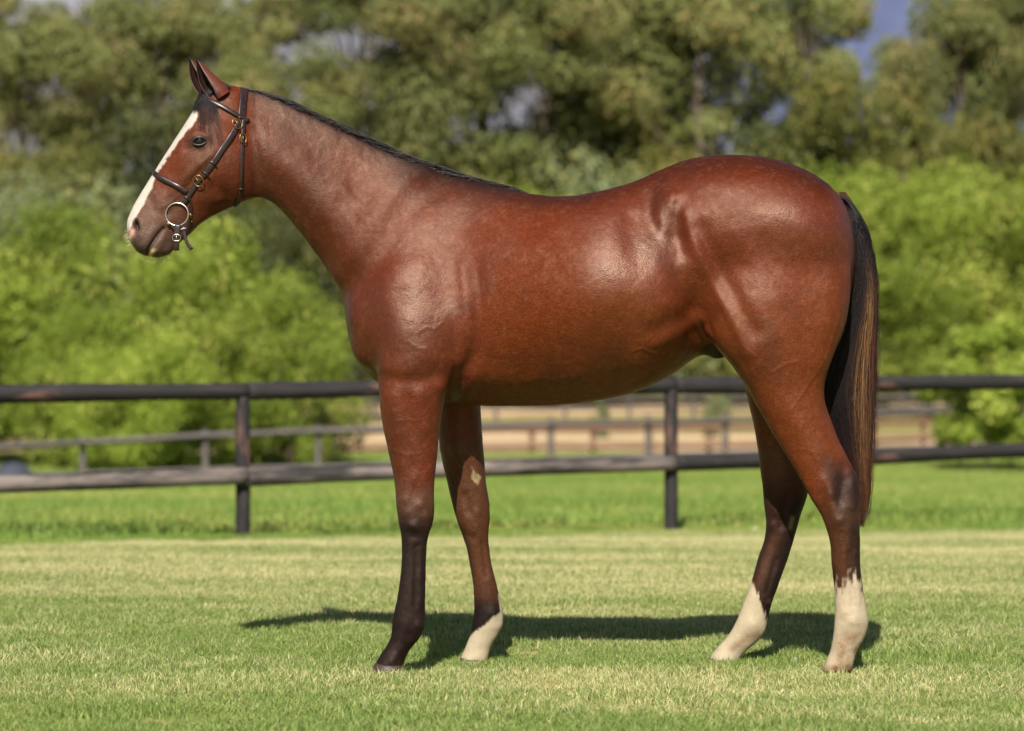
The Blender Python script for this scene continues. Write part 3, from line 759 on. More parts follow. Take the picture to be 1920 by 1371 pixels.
def gmix(val, m):
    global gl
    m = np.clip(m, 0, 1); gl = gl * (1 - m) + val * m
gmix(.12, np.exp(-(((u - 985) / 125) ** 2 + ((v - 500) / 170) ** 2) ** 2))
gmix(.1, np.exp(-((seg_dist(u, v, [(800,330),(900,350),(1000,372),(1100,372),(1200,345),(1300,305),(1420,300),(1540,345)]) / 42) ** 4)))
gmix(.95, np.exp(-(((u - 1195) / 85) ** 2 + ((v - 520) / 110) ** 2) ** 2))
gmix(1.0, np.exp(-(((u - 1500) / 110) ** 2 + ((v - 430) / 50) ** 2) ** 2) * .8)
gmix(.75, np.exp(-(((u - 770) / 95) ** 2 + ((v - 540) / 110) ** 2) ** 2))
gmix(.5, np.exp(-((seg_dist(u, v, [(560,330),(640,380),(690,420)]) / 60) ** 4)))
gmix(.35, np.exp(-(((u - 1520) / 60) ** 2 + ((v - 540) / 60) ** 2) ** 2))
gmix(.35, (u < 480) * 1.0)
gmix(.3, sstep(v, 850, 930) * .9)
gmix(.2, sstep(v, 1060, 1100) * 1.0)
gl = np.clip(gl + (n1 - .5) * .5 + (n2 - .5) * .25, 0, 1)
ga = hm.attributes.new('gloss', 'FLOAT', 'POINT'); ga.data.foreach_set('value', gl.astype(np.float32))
hm.polygons.foreach_set('use_smooth', np.ones(len(hm.polygons), bool))

coat = NT('bay_coat')
hair_n = coat.noise(330, 3, .7, mapscale=(.30, 1, .62))
fine = coat.noise(800, 2, .7); mottle = coat.noise(60, 4, .65)
gA = coat.n.new('ShaderNodeAttribute'); gA.attribute_name = 'gloss'; gls = gA.outputs['Fac']
_sp = coat.new('ShaderNodeSeparateColor'); coat.l.new(coat.attr(), _sp.inputs[0])
_mr = coat.new('ShaderNodeMapRange'); _mr.inputs['From Min'].default_value = .12; _mr.inputs['From Max'].default_value = .3; _mr.inputs['To Min'].default_value = 1; _mr.inputs['To Max'].default_value = .22; coat.l.new(_sp.outputs[0], _mr.inputs['Value'])
_fl = coat.math('ADD', coat.math('MULTIPLY', coat.math('SUBTRACT', hair_n, .5), coat.math('MULTIPLY', _mr.outputs[0], 2.7)), .5)
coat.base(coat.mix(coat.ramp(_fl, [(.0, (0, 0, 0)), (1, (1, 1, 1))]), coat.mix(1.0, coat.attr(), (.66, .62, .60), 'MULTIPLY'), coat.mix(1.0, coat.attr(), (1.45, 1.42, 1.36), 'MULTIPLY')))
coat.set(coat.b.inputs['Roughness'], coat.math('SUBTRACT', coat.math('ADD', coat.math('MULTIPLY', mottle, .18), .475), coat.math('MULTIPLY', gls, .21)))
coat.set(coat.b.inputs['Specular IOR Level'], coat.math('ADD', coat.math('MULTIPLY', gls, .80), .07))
coat.b.inputs['Specular Tint'].default_value = (1, .76, .60, 1)
coat.bump(coat.math('ADD', coat.math('ADD', coat.math('MULTIPLY', hair_n, 1.5), fine), coat.math('MULTIPLY', mottle, 2.4)), .33, .0021)
hm.materials.clear(); hm.materials.append(coat.m)

horse = empty('horse', (0, 0, 0))
tag(horse, 'bay horse with white blaze and three white socks standing side on', 'horse')
body = bpy.data.objects.new('body', hm); link(body, horse)
BV = BVHTree.FromPolygons([tuple(c) for c in co], [tuple(p.vertices) for p in hm.polygons])
def hit(px, py, side=-1):
    """skin point seen at this photo pixel on the near (-1) or the far (+1) flank"""
    e = Vector((0, -CAM_D, CAM_H)); t = Vector(W(px, py, 0)); d = (t - e).normalized()
    if side < 0: r = BV.ray_cast(e, d)
    else: r = BV.ray_cast(t + d * 1.5, -d)
    if r[0] is None:
        q = BV.find_nearest(t); return np.array(q[0]), np.array(q[1])
    return np.array(r[0]), np.array(r[1])
# ------------------------------------------------------------------ hair of the horse
def strands_mesh(name, paths, rad, cols, mat):
    """paths: (n, k, 3); three sided tapering tubes"""
    P = np.asarray(paths); n, k, _ = P.shape
    T = np.gradient(P, axis=1); T /= np.linalg.norm(T, axis=2, keepdims=True) + 1e-9
    ref = np.array([.13, -1, .2]); A = np.cross(T, ref); A /= np.linalg.norm(A, axis=2, keepdims=True) + 1e-9
    B = np.cross(T, A)
    r = np.asarray(rad).reshape(-1, 1, 1) * (1 - .75 * np.linspace(0, 1, k) ** 2).reshape(1, k, 1)
    V = np.stack([P + r * (A * math.cos(q) + B * math.sin(q)) for q in (0, 2.094, 4.189)], 2)   # n,k,3,3
    idx = np.arange(n * k * 3).reshape(n, k, 3)
    a = idx[:, :-1, :]; b = np.roll(a, -1, 2); c = idx[:, 1:, :]; d = np.roll(c, -1, 2)
    F = np.stack([a, b, d, c], -1).reshape(-1)
    C = np.repeat(np.asarray(cols).reshape(n, k, 1, 3), 3, 2).reshape(-1, 3)
    me = fast_mesh(name, V.reshape(-1, 3), F, 4, [mat], colors=C)
    return bpy.data.objects.new(name, me)
hairm = NT('hair'); hairm.base(hairm.attr()); hairm.setb(Roughness=.42); hairm.b.inputs['Specular IOR Level'].default_value = .4
HB = np.array(srgb(24, 18, 19)); HT = np.array(srgb(138, 100, 62)); HR = np.array(srgb(84, 44, 26)); HO = np.array(srgb(104, 54, 24))

def interp(x, xs, ys): return np.interp(x, xs, ys)
ENV_V = [340,370,400,440,480,530,580,640,700,750,800,850,900,940,975,995]
ENV_L = [1560,1570,1582,1592,1598,1600,1592,1570,1549,1545,1556,1571,1588,1600,1609,1613]
ENV_R = [1572,1600,1617,1631,1639,1643,1643,1641,1640,1638,1637,1635,1631,1627,1619,1616]
K = 22
def tail():
    n = 6500; paths = np.zeros((n, K, 3)); cols = np.zeros((n, K, 3)); rad = np.zeros(n)
    locks = rng.random(70)
    for i in range(n):
        q = rng.random() ** 1.2
        v0 = 360 + 165 * q
        s = np.clip(rng.choice(locks) + rng.normal(0, .02), 0, 1)
        if rng.random() < .3: s = rng.random()
        vend = min(990, 660 + 330 * rng.random() ** .55) if rng.random() > .12 else rng.uniform(560, 760)
        if s > .93: vend = rng.uniform(520, 880)
        t = np.linspace(0, 1, K); vv = v0 + (vend - v0) * t
        L = interp(vv, ENV_V, ENV_L); R = interp(vv, ENV_V, ENV_R)
        s0 = np.clip(.25 + .5 * rng.random(), 0, 1)
        ss = s0 + (s - s0) * sstep(t, 0, .35)
        ph = rng.random() * 6.28
        uu = L + (R - L) * ss + np.sin(t * 7 + ph) * 2.2 * t + rng.normal(0, 3.0) * t ** 2 + 4 * np.sin(t * 6 + s * 60) * t + 2.2 * np.sin(t * 13 + s * 90) * t
        if rng.random() < .09: uu = uu + rng.uniform(-8, 11) * t ** 2 + rng.normal(0, 3) * np.sin(t * 3)
        dep = rng.random() ** .7 * (1 if rng.random() < .75 else -1)
        yy = -.045 * dep * np.sqrt(np.clip(1 - (2 * ss - 1) ** 2 * .8, .1, 1)) * sstep(t, -.15, .3) * np.interp(vv, [350, 500, 750, 990], [.7, 1, 1, .4])
        for k in range(K): paths[i, k] = W(uu[k], vv[k], yy[k])
        tanp = np.exp(-((ss - .72) / .16) ** 2) * sstep(vv, 440, 640)
        w = rng.random()
        if w < .40: c = HB + (HT - HB) * np.clip(tanp * 1.15, 0, 1)[:, None] * rng.uniform(.35, 1)
        elif w < .72: c = HB + (HR - HB) * np.clip((sstep(ss, .35, .9) * sstep(vv, 430, 640))[:, None] * rng.uniform(.3, 1), 0, 1)
        else: c = np.tile(HB, (K, 1)) * rng.uniform(.7, 1.6)
        tip = (sstep(vv, 760, 960))[:, None] * .45 * sstep(ss, .1, .5)[:, None]; c = c * (1 - tip) + HR * .9 * tip
        top = (1 - sstep(vv, 356, 380))[:, None] * (s < .5) * .8; c = c * (1 - top) + HO * top
        cols[i] = c; rad[i] = rng.uniform(.0005, .0011)
    return strands_mesh('tail', paths, rad, cols, hairm.m)
tl = tail(); link(tl, horse); tag(tl, kind='stuff')
tl.pop('kind', None)
# the fleshy dock inside the tail hair
dock = rows([(1545,345,1562,372,0,.03),(1566,360,1590,385,0,.03),(1588,392,1612,402,0,.026),(1598,440,1622,440,0,.022),(1600,500,1624,500,0,.018),(1604,560,1620,560,0,.01)], (1,1,1,1,1))
Vd, Fd = loft(dock, nring=16, p=1)
dk = mesh_obj('tail_dock', Vd, Fd, plain_mat('dock_skin', tuple(HB * 1.1), .7), horse)

def mane():
    n = 7000; k = 9; paths = np.zeros((n, k, 3)); cols = np.zeros((n, k, 3)); rad = np.zeros(n)
    cu = np.array([448,480,520,560,610,665,720,780,840,900,960,1000]); 
    for i in range(n):
        px = 446 + 545 * rng.random()
        y0 = rng.normal(-.002, .006) + np.interp(px, [450, 700], [-.04, 0])
        x = W(px, 300, y0)[0]
        h = BV.ray_cast(Vector((x, y0, 2.4)), Vector((0, 0, -1)))
        if h[0] is None: continue
        base = np.array(h[0])
        amp = np.interp(px, [446, 520, 700, 850, 940, 992], [1.1, 1.8, 2.7, 2.2, 1.2, .4])
        ln = amp * rng.uniform(.020, .040)
        slope = math.radians(np.interp(px, [446, 700, 860, 990], [24, 27, 16, 16]))
        back = np.array([math.cos(slope), 0, -math.sin(slope)])
        up = np.array([math.sin(slope) * .7, 0, math.cos(slope)])
        side = abs(rng.normal(.1, .4)) if rng.random() < .85 else -.15
        t = np.linspace(0, 1, k)[:, None]
        p = base + ln * (.55 * up * (t - .55 * t ** 2) + back * (.5 * t + .6 * t ** 2) + np.array([0, 1, 0]) * side * t ** 1.4) - .003 * up
        paths[i] = p; cols[i] = HB * rng.uniform(.7, 1.5) if rng.random() > .08 else HR * .7
        rad[i] = rng.uniform(.0006, .0012)
    keep = np.abs(paths).sum((1, 2)) > 0
    return strands_mesh('mane', paths[keep], rad[keep], cols[keep], hairm.m)
link(mane(), horse)

def forelock():
    n = 1300; k = 12; P = np.zeros((n, k, 3)); cols = np.zeros((n, k, 3)); rad = rng.uniform(.0005, .001, n)
    for i in range(n):
        a = rng.random(); b = rng.normal(0, 1)
        long_ = rng.random() < .28
        tu = 362 + 50 * rng.random(); tv = rng.uniform(188, 216) if not long_ else rng.uniform(222, 292)
        if long_: tu = rng.choice([376, 384, 395, 401, 412, 418]) + rng.normal(0, 1.6); tv = tv if rng.random() < .6 else tv - 18
        pts = [(418 + 6 * b, 160 + 3 * b), (394 + 4 * b, 166 + 4 * a), (372 + 16 * a, 178 + 5 * b), (tu * .6 + 152 + 4 * b, 196 + (tv - 196) * .35), (tu, tv)]
        tt = np.linspace(0, 4, k); X = np.interp(tt, range(5), [q[0] for q in pts]); Y = np.interp(tt, range(5), [q[1] for q in pts])
        X = np.convolve(np.pad(X, 1, 'edge'), [.25, .5, .25], 'valid'); Y = np.convolve(np.pad(Y, 1, 'edge'), [.25, .5, .25], 'valid')
        off = .004 + .012 * rng.random()
        for m in range(k):
            yb = -.055 - .035 * a
            p = W(X[m], Y[m], yb)
            q, nn, _, dist = BV.find_nearest(Vector(p))
            q = np.array(q); nn = np.array(nn)
            h, hn_ = hit(X[m], Y[m])
            if np.linalg.norm(W(X[m], Y[m], h[1]) - h) < .004: p = h + hn_ * off * (1 - .5 * m / k)
            elif dist < .05: p = np.array([p[0], q[1] * .6 + yb * .4, p[2]])
            P[i, m] = p
        cols[i] = HB * rng.uniform(.7, 1.4) + (HR * .4 if long_ else 0)
        if long_: rad[i] *= .6
    for _ in range(3):
        P[:, 1:-1] = .5 * P[:, 1:-1] + .25 * (P[:, :-2] + P[:, 2:])
    return strands_mesh('forelock', P, rad, cols, hairm.m)
link(forelock(), horse)

def whiskers():
    P = []; cols = []
    for i in range(70):
        if i < 45: px, py = rng.uniform(262, 318), 0; py = np.interp(px, [262, 285, 300, 318], [474, 482, 483, 476]); d = np.array([rng.normal(0, .4), rng.normal(-.3, .5), -1])
        else: px, py = 245, rng.uniform(432, 466); d = np.array([-1, rng.normal(-.3, .5), rng.normal(-.4, .3)])
        q, nn, _, _ = BV.find_nearest(Vector(W(px, py, -.105)))
        d /= np.linalg.norm(d); L = rng.uniform(.008, .022); t = np.linspace(0, 1, 5)[:, None]
        P.append(np.array(q) + d * L * t + np.array([0, 0, -.3]) * L * t ** 2); cols.append(np.tile(np.array(srgb(200, 180, 150)), (5, 1)))
    return strands_mesh('whiskers', P, [.00045] * len(P), cols, hairm.m)
tag(link(whiskers(), horse), kind='stuff')

# ------------------------------------------------------------------ ears, eyes, hooves
earm = NT('ear_coat'); earm.base(earm.attr()); earm.setb(Roughness=.5); earm.bump(earm.noise(700, 2), .3, .001)
def ear(base, tip, name, yo):
    base = np.array(base); tip = np.array(tip)
    a = tip - base; L = np.linalg.norm(a); a /= L
    f = np.array([-.62, -.78, -.1]); f -= a * f.dot(a); f /= np.linalg.norm(f)
    s_ = np.cross(a, f)
    ns, na = 26, 30; V = []; C = []
    for layer in (0, 1):
        for i in range(ns):
            s = i / (ns - 1)
            r = np.interp(s, [0, .12, .3, .5, .7, .85, .95, 1], [.034, .037, .035, .029, .0195, .012, .0065, .0015])
            r -= layer * min(.0035, r * .3)
            c = base + a * L * s + np.array([-.010, 0, .0]) * math.sin(s * math.pi) 
            gap = np.interp(s, [0, .2, .5, 1], [.25, .62, .85, .9])
            for j in range(na):
                ph = gap + (2 * math.pi - 2 * gap) * j / (na - 1)
                V.append(c + r * (math.cos(ph) * f * 1.0 + math.sin(ph) * s_ * .9))
                edge = min(j, na - 1 - j) / 3
                out = np.array(srgb(92, 40, 21)) * (1 - .3 * max(0, s - .5))
                inn = np.array(srgb(40, 24, 19))
                cc = out if layer == 0 else inn
                if edge < 1: cc = cc * .5 + np.array(srgb(40, 24, 22)) * .5
                if s > .88: cc = HB
                C.append(cc)
    F = []
    def id_(l, i, j): return l * ns * na + i * na + j
    for i in range(ns - 1):
        for j in range(na - 1):
            F.append((id_(0, i, j), id_(0, i, j + 1), id_(0, i + 1, j + 1), id_(0, i + 1, j)))
            F.append((id_(1, i, j), id_(1, i + 1, j), id_(1, i + 1, j + 1), id_(1, i, j + 1)))
        F.append((id_(0, i, 0), id_(0, i + 1, 0), id_(1, i + 1, 0), id_(1, i, 0)))
        F.append((id_(0, i, na - 1), id_(1, i, na - 1), id_(1, i + 1, na - 1), id_(0, i + 1, na - 1)))
    me = fast_mesh(name, V, np.array(F).ravel(), 4, [earm.m], colors=np.array(C))
    o = bpy.data.objects.new(name, me); link(o, horse); return o
ear(W(416, 182, -.088), W(369, 111, -.100), 'ear', 0)
ear(W(400, 180, -.012), W(355, 108, -.006), 'ear', 0)

eyem = plain_mat('eyeball', srgb(14, 8, 6), .04, spec=.5)
lidm = plain_mat('eyelid_skin', srgb(44, 32, 30), .4)
def tube(pts, r, nr=8, closed=False):
    P = np.array(pts, float); n = len(P)
    T = np.gradient(P, axis=0) if not closed else np.roll(P, -1, 0) - np.roll(P, 1, 0)
    T /= np.linalg.norm(T, axis=1, keepdims=True) + 1e-12
    ref = np.array([.02, 1, .03]);
    if abs(T[:, 1]).mean() > .8: ref = np.array([1., .02, .03])
    A = np.cross(T, ref); A /= np.linalg.norm(A, axis=1, keepdims=True); B = np.cross(T, A)
    r = np.broadcast_to(np.asarray(r, float), (n,))
    V = [P[i] + r[i] * (A[i] * math.cos(q) + B[i] * math.sin(q)) for i in range(n) for q in np.arange(nr) / nr * 2 * math.pi]
    F = []
    for i in range(n if closed else n - 1):
        i2 = (i + 1) % n
        for j in range(nr): F.append((i * nr + j, i * nr + (j + 1) % nr, i2 * nr + (j + 1) % nr, i2 * nr + j))
    if not closed: F += [tuple(range(nr))[::-1], tuple(range((n - 1) * nr, n * nr))]
    return V, F
for side in (-1, 1):
    h, hn_ = hit(374, 266, side)
    tmp = bmesh.new(); bmesh.ops.create_uvsphere(tmp, u_segments=28, v_segments=18, radius=1)
    ax = np.array(W(390, 262, h[1])) - np.array(W(358, 268, h[1])); ax /= np.linalg.norm(ax)
    up = np.cross(hn_, ax); up /= np.linalg.norm(up)
    if up[2] < 0: up = -up
    c = h - hn_ * .0080
    V = [c + ax * v_.co.x * .0215 + up * v_.co.y * .0165 + hn_ * v_.co.z * .0135 for v_ in tmp.verts]
    F = [[x.index for x in f_.verts] for f_ in tmp.faces]; tmp.free()
    e = mesh_obj('eye', V, F, eyem, horse)
    for k_, (sg, rr, ht) in enumerate(((1, .0036, .0145), (-1, .0024, .0105))):
        t = np.linspace(-1, 1, 15)
        pts = [c + ax * .0215 * q + up * sg * ht * (1 - q * q) ** .7 - up * .001 * (q if side < 0 else -q) + hn_ * (.0095 + .0025 * (1 - q * q)) for q in t]
        Vt, Ft = tube(pts, rr * (1 - .6 * np.abs(t) ** 3), 8)
        mesh_obj('eyelid', Vt, Ft, lidm, horse)
hoofm = plain_mat('hoof_horn', srgb(84, 66, 54), .6, nscale=60, var=.35)
hoofd = plain_mat('dark_hoof_horn', srgb(58, 42, 40), .55, nscale=60, var=.35)
def hoof(y, ax, ay, bx, by, m):
    dx = bx - ax
    r_ = rows([(ax + 1, ay - 3, bx - 1, by - 3, y, .038), (ax - 1, ay, bx + 1, by, y, .044), (ax - 5, ay + 9, bx + 2, by + 9, y, .049), (ax - 10, ay + 24, bx + 5, by + 24, y, .054), (ax - 12, ay + 30, bx + 6, by + 30, y, .055)], (1, 1, 1, 1, .9))
    Vh, Fh = loft(r_, nring=24, step=.008, p=.9)
    mesh_obj('hoof', Vh, Fh, m, horse)
hoof(-.15, 1541, 1256, 1597, 1258, hoofm); hoof(.15, 1329, 1236, 1387, 1238, hoofm)
hoof(-.165, 703, 1246, 756, 1248, hoofd); hoof(.16, 862, 1236, 914, 1237, hoofm)

# ------------------------------------------------------------------ the bridle
bridle = empty('bridle', tuple(W(440, 250, -.05)))
tag(bridle, 'dark brown leather bridle with brass buckles and steel bit ring', 'bridle')
leather = NT('brown_leather')
lf = leather.noise(120, 4); leather.base(leather.ramp(lf, [(.3, srgb(30, 20, 20)), (.7, srgb(56, 38, 34))]))
leather.setb(Roughness=.34); leather.bump(leather.noise(500, 3), .3, .0008)
brass = plain_mat('brass', srgb(150, 120, 72), .38, 1.0); steel = plain_mat('bit_steel', srgb(196, 190, 178), .3, 1.0)
def child(name, V, F, m, parent=bridle):
    o = mesh_obj(name, np.array(V) - np.array(bridle.location), F, m, None); o.parent = parent
    return o
def resample(P, step):
    d = np.r_[0, np.cumsum(np.linalg.norm(np.diff(P, axis=0), axis=1))]
    n = max(3, int(d[-1] / step)); t = np.linspace(0, d[-1], n)
    return np.stack([np.interp(t, d, P[:, k]) for k in range(3)], 1)
def strap(name, P, width, thick=.0035, lift=.0015, stick=True, m=leather.m, nrm=None, pad=0.0, wprof=None):
    P = resample(np.array(P, float), .006)
    Nn = np.zeros_like(P)
    for it in range(8): P[1:-1] = .5 * P[1:-1] + .25 * (P[:-2] + P[2:])
    for i in range(len(P)):
        if stick:
            q, nn, _, dist = BV.find_nearest(Vector(P[i])); P[i] = np.array(q); Nn[i] = np.array(nn)
        else: Nn[i] = nrm
    for it in range(5):
        P[1:-1] = .5 * P[1:-1] + .25 * (P[:-2] + P[2:]); Nn[1:-1] = .5 * Nn[1:-1] + .25 * (Nn[:-2] + Nn[2:])
    Nn /= np.linalg.norm(Nn, axis=1, keepdims=True)
    T = np.gradient(P, axis=0); T /= np.linalg.norm(T, axis=1, keepdims=True)
    S = np.cross(T, Nn); S /= np.linalg.norm(S, axis=1, keepdims=True)
    prof = [(-1, -.6), (-.96, .5), (-.7, 1), (0, 1 + pad), (.7, 1), (.96, .5), (1, -.6)]
    V = []; n = len(P)
    for i in range(n):
        w_ = width * (wprof(i / (n - 1)) if wprof else 1)
        for a, b in prof: V.append(P[i] + S[i] * a * w_ / 2 + Nn[i] * (lift + thick * (b * .5 + .5)))
    k = len(prof); F = []
    for i in range(n - 1):
        for j in range(k): F.append((i * k + j, i * k + (j + 1) % k, (i + 1) * k + (j + 1) % k, (i + 1) * k + j))
    F += [tuple(range(k))[::-1], tuple(range((n - 1) * k, n * k))]
    o = child(name, V, F, m)
    return o, P, Nn
def near(lst): return [hit(x, y, -1)[0] for x, y in lst]
def farr(lst): return [hit(x, y, 1)[0] for x, y in lst]
def sil(x, y, yy=-.05): return [np.array(BV.find_nearest(Vector(W(x, y, yy)))[0])]
crown = [(458,168),(456,185),(454,205),(452,224)]
strap('crownpiece', farr(crown[::-1]) + sil(461,158,-.045) + near(crown), .027, .004)
cheek = [(451,224),(443,240),(425,268),(412,287),(400,305),(386,324),(373,339),(360,359),(350,373),(345,381)]
for nm, fn_ in (('cheekpiece', near), ('cheekpiece', farr)):
    strap(nm, fn_(cheek), .0185, .0042, .003, wprof=lambda t: 1.0 if t < .68 else .82)
thr = [(456,222),(453,261),(452,300),(451,330),(449,360),(446,378)]
strap('throatlatch', near(thr) + sil(440,393,-.05) + farr(thr[::-1]), .012, .0035, .005)
brow = [(464,228),(450,221),(436,213),(420,203),(408,197),(392,190)]
strap('browband', near(brow) + sil(372,182,-.06) + farr(brow[::-1]), .0145, .0045, .0045, pad=.8)
nose = [(352,361),(338,352),(320,343),(300,333),(286,327)]
strap('noseband', near(nose) + sil(279,325,-.085) + farr(nose[::-1]), .0165, .005, .003, pad=.9)
drop = [(353,362),(358,378),(358,395),(357,410),(352,428),(347,440)]
strap('chin_strap', near(drop) + sil(341,449,-.095) + farr(drop[::-1]), .0095, .0035, .002)
hc, _ = hit(332, 402)
yb = min(hit(x, y)[0][1] for x, y in ((332,402),(317,419),(345,385))) - .009
yb = max(yb, hc[1] - .02)
for sgn in (-1, 1):
    if sgn < 0: yy = yb
    else: yy = hit(332, 402, 1)[0][1] + .009
    t = np.linspace(0, 2 * math.pi, 49)[:-1]; c = W(332, 402, yy)
    r_ = .0362
    child('bit_ring', *tube([c + r_ * np.array([math.cos(a), .12 * sgn * math.cos(a + .7), math.sin(a)]) for a in t], .0026, 10, True), steel)
p0 = W(316, 419, yb); p1 = W(316, 419, hit(316, 419, 1)[0][1] + .01)
child('bit_mouthpiece', *tube([p0 + (p1 - p0) * s for s in np.linspace(0, 1, 12)], [.0058] + [.0062] * 2 + [.0045] * 6 + [.0062] * 2 + [.0058], 10), steel)
# straps hanging from the ring
yh = yb - .002
hang = [W(334, 421, yh), W(332, 434, yh - .003), W(331, 450, yh - .002), W(331, 470, yh + .004)]
strap('bit_strap', hang, .0205, .005, 0, False, nrm=np.array([0, -1, .05]), wprof=lambda t: 1 if t < .45 else .85)
strap('bit_strap', [W(343, 425, yh + .004), W(346, 440, yh + .003), W(348, 452, yh), W(353, 464, yh), (W(360, 468, yh))], .011, .004, 0, False, nrm=np.array([0, -1, .05]))
strap('bit_strap', [W(336, 432, yh + .001), W(344, 434, yh), W(352, 428, yh + .003)], .009, .004, 0, False, nrm=np.array([0, -1, .05]))
def buckle(px, py, rx, rz, rot, m, off=.009, y=None, minor=.0016):
    h, nn = hit(px, py)
    if y is not None: h = W(px, py, y); nn = np.array([0, -1, 0])
    s = (CAM_D + h[1]) / FPX
    e1 = np.array([math.cos(rot), 0, -math.sin(rot)]); e1 -= nn * e1.dot(nn); e1 /= np.linalg.norm(e1); e2 = np.cross(nn, e1)
    c = h + nn * off
    t = np.linspace(0, 2 * math.pi, 33)[:-1]
    f = lambda q: math.copysign(abs(q) ** .8, q)
    b_ = child('buckle', *tube([c + e1 * f(math.cos(a)) * rx * s + e2 * f(math.sin(a)) * rz * s for a in t], minor, 8, True), m)
    child('prong', *tube([c - e1 * rx * s, c + nn * .002, c + e1 * rx * s], .0013, 6), m, b_)
buckle(443, 234, 10, 8, 1.0, brass, .011); buckle(453, 261, 8.5, 6.5, 1.57, brass, .011); buckle(373, 339, 10, 9, .9, brass, .011)
buckle(357, 407, 8, 4, 1.4, brass, .008, minor=.0014); buckle(331, 446, 6, 7.5, 1.57, steel, 0, y=yh - .008, minor=.0014)
def keeper(px, py, dx, dy, w, lift=.006):
    L = math.hypot(dx, dy); nx, ny = -dy / L, dx / L
    a = (px - nx * w / 2, py - ny * w / 2); b = (px + nx * w / 2, py + ny * w / 2)
    strap('keeper_loop', near([a, (px, py), b]), .0065, .0045, lift)
keeper(399, 306, -14, 20, 14); keeper(386, 325, -14, 20, 14); keeper(452, 353, 0, 10, 10, .006); keeper(351, 371, -10, 14, 13); keeper(456, 224, -4, 20, 22, .006)
# ------------------------------------------------------------------ trees
def leaf_mat(name, c1, c2, c3, trans=.3):
    m = NT(name)
    oi = m.new('ShaderNodeObjectInfo')
    sep = m.new('ShaderNodeSeparateColor'); m.l.new(m.attr(), sep.inputs[0])
    c = m.mix(sep.outputs[0], c1, c2)
    c = m.mix(m.ramp(sep.outputs[1], [(.72, (0, 0, 0)), (.86, (1, 1, 1))]), c, c3)
    hs = m.new('ShaderNodeHueSaturation'); m.l.new(c, hs.inputs['Color'])
    m.l.new(m.math('ADD', m.math('MULTIPLY', oi.outputs['Random'], .4), .8), hs.inputs['Value'])
    c = hs.outputs[0]
    m.base(c); m.setb(Roughness=.55); m.b.inputs['Specular IOR Level'].default_value = .3
    tr = m.new('ShaderNodeBsdfTranslucent'); m.l.new(c, tr.inputs[0])
    mx = m.new('ShaderNodeMixShader'); mx.inputs[0].default_value = trans
    m.l.new(m.b.outputs[0], mx.inputs[1]); m.l.new(tr.outputs[0], mx.inputs[2]); m.l.new(mx.outputs[0], m.out.inputs[0])
    return m.m
def crown_mesh(name, clumps, nleaf, size, mat, hang=0.0, seed=0, aspect=.5):
    r = np.random.default_rng(seed)
    cl = np.array(clumps)                               # x y z rx rz
    area = cl[:, 3] ** 2; cnt = (nleaf * area / area.sum()).astype(int)
    Vs, Cs = [], []
    for (x, y, z, rx, rz), n in zip(cl, cnt):
        d = r.normal(size=(n, 3)); d /= np.linalg.norm(d, axis=1, keepdims=True)
        rad = r.random(n) ** .3 * (1 + .22 * np.sin(d[:, 0] * 7 + x) * np.cos(d[:, 1] * 6 + y * 2))
        c = np.array([x, y, z]) + d * rad[:, None] * np.array([rx, rx, rz])
        nrm = d + r.normal(0, .55, (n, 3)) + np.array([0, 0, .35]); nrm /= np.linalg.norm(nrm, axis=1, keepdims=True)
        t = r.normal(size=(n, 3)); t[:, 2] -= hang * 2; t -= nrm * (t * nrm).sum(1, keepdims=True); t /= np.linalg.norm(t, axis=1, keepdims=True); b = np.cross(nrm, t)
        s = r.uniform(.6, 1.35, n)[:, None] * size
        fold = nrm * s * .18
        V = np.stack([c - t * s * .5, c + b * s * aspect * .5 + fold, c + t * s * .5, c - b * s * aspect * .5 + fold], 1)
        Vs.append(V.reshape(-1, 3))
        sh = np.clip(r.random() * .55 + r.random(n) * .45, 0, 1); dr = np.clip(r.random() * .5 + r.random(n) * .5, 0, 1)
        C = np.zeros((n, 4, 3)); C[:, :, 0] = sh[:, None]; C[:, :, 1] = dr[:, None]; Cs.append(C.reshape(-1, 3))
    V = np.concatenate(Vs); C = np.concatenate(Cs); q = np.arange(len(V)).reshape(-1, 4)
    F = np.concatenate([q[:, [0, 1, 2]], q[:, [0, 2, 3]]]).ravel()
    return fast_mesh(name, V, F, 3, [mat], smooth=False, colors=C)
def trunk_mesh(name, height, r0, limbs, mat, seed, lean=.05):
    """tapered trunk with limbs: limbs = list of (start fraction, end point)"""
    r = random.Random(seed); V, F = [], []
    def add(P, rad, nr=8):
        nonlocal V, F
        v, f = tube(P, rad, nr); o = len(V); V += [tuple(q) for q in v]; F += [tuple(i + o for i in q) for q in f]
    n = 9; P = np.array([(lean * height * (i / n) ** 2 + r.uniform(-.02, .02) * height * .5, r.uniform(-.01, .01) * height, height * i / n - .2 * (i == 0)) for i in range(n + 1)])
    add(P, [r0 * (1.25 if i == 0 else 1) * (1 - .78 * i / n) for i in range(n + 1)])
    for s, e in limbs:
        a = np.array([np.interp(s * n, range(n + 1), P[:, k]) for k in range(3)]); e = np.array(e); ra = r0 * (1 - .78 * s) * .6
        mid = (a + e) / 2 + np.array([r.uniform(-.1, .1), r.uniform(-.1, .1), .12]) * np.linalg.norm(e - a)
        L = [(1 - t) ** 2 * a + 2 * t * (1 - t) * mid + t * t * e for t in np.linspace(0, 1, 6)]
        add(L, [ra * (1 - .8 * t) for t in np.linspace(0, 1, 6)], 6)
    me = bpy.data.meshes.new(name); me.from_pydata([tuple(map(float, q)) for q in V], [], F); me.materials.append(mat); me.polygons.foreach_set('use_smooth', np.ones(len(me.polygons), bool)); me.update()
    return me
limel = leaf_mat('lime_leaves', srgb(118, 138, 46), srgb(166, 180, 76), srgb(200, 200, 104), .48)
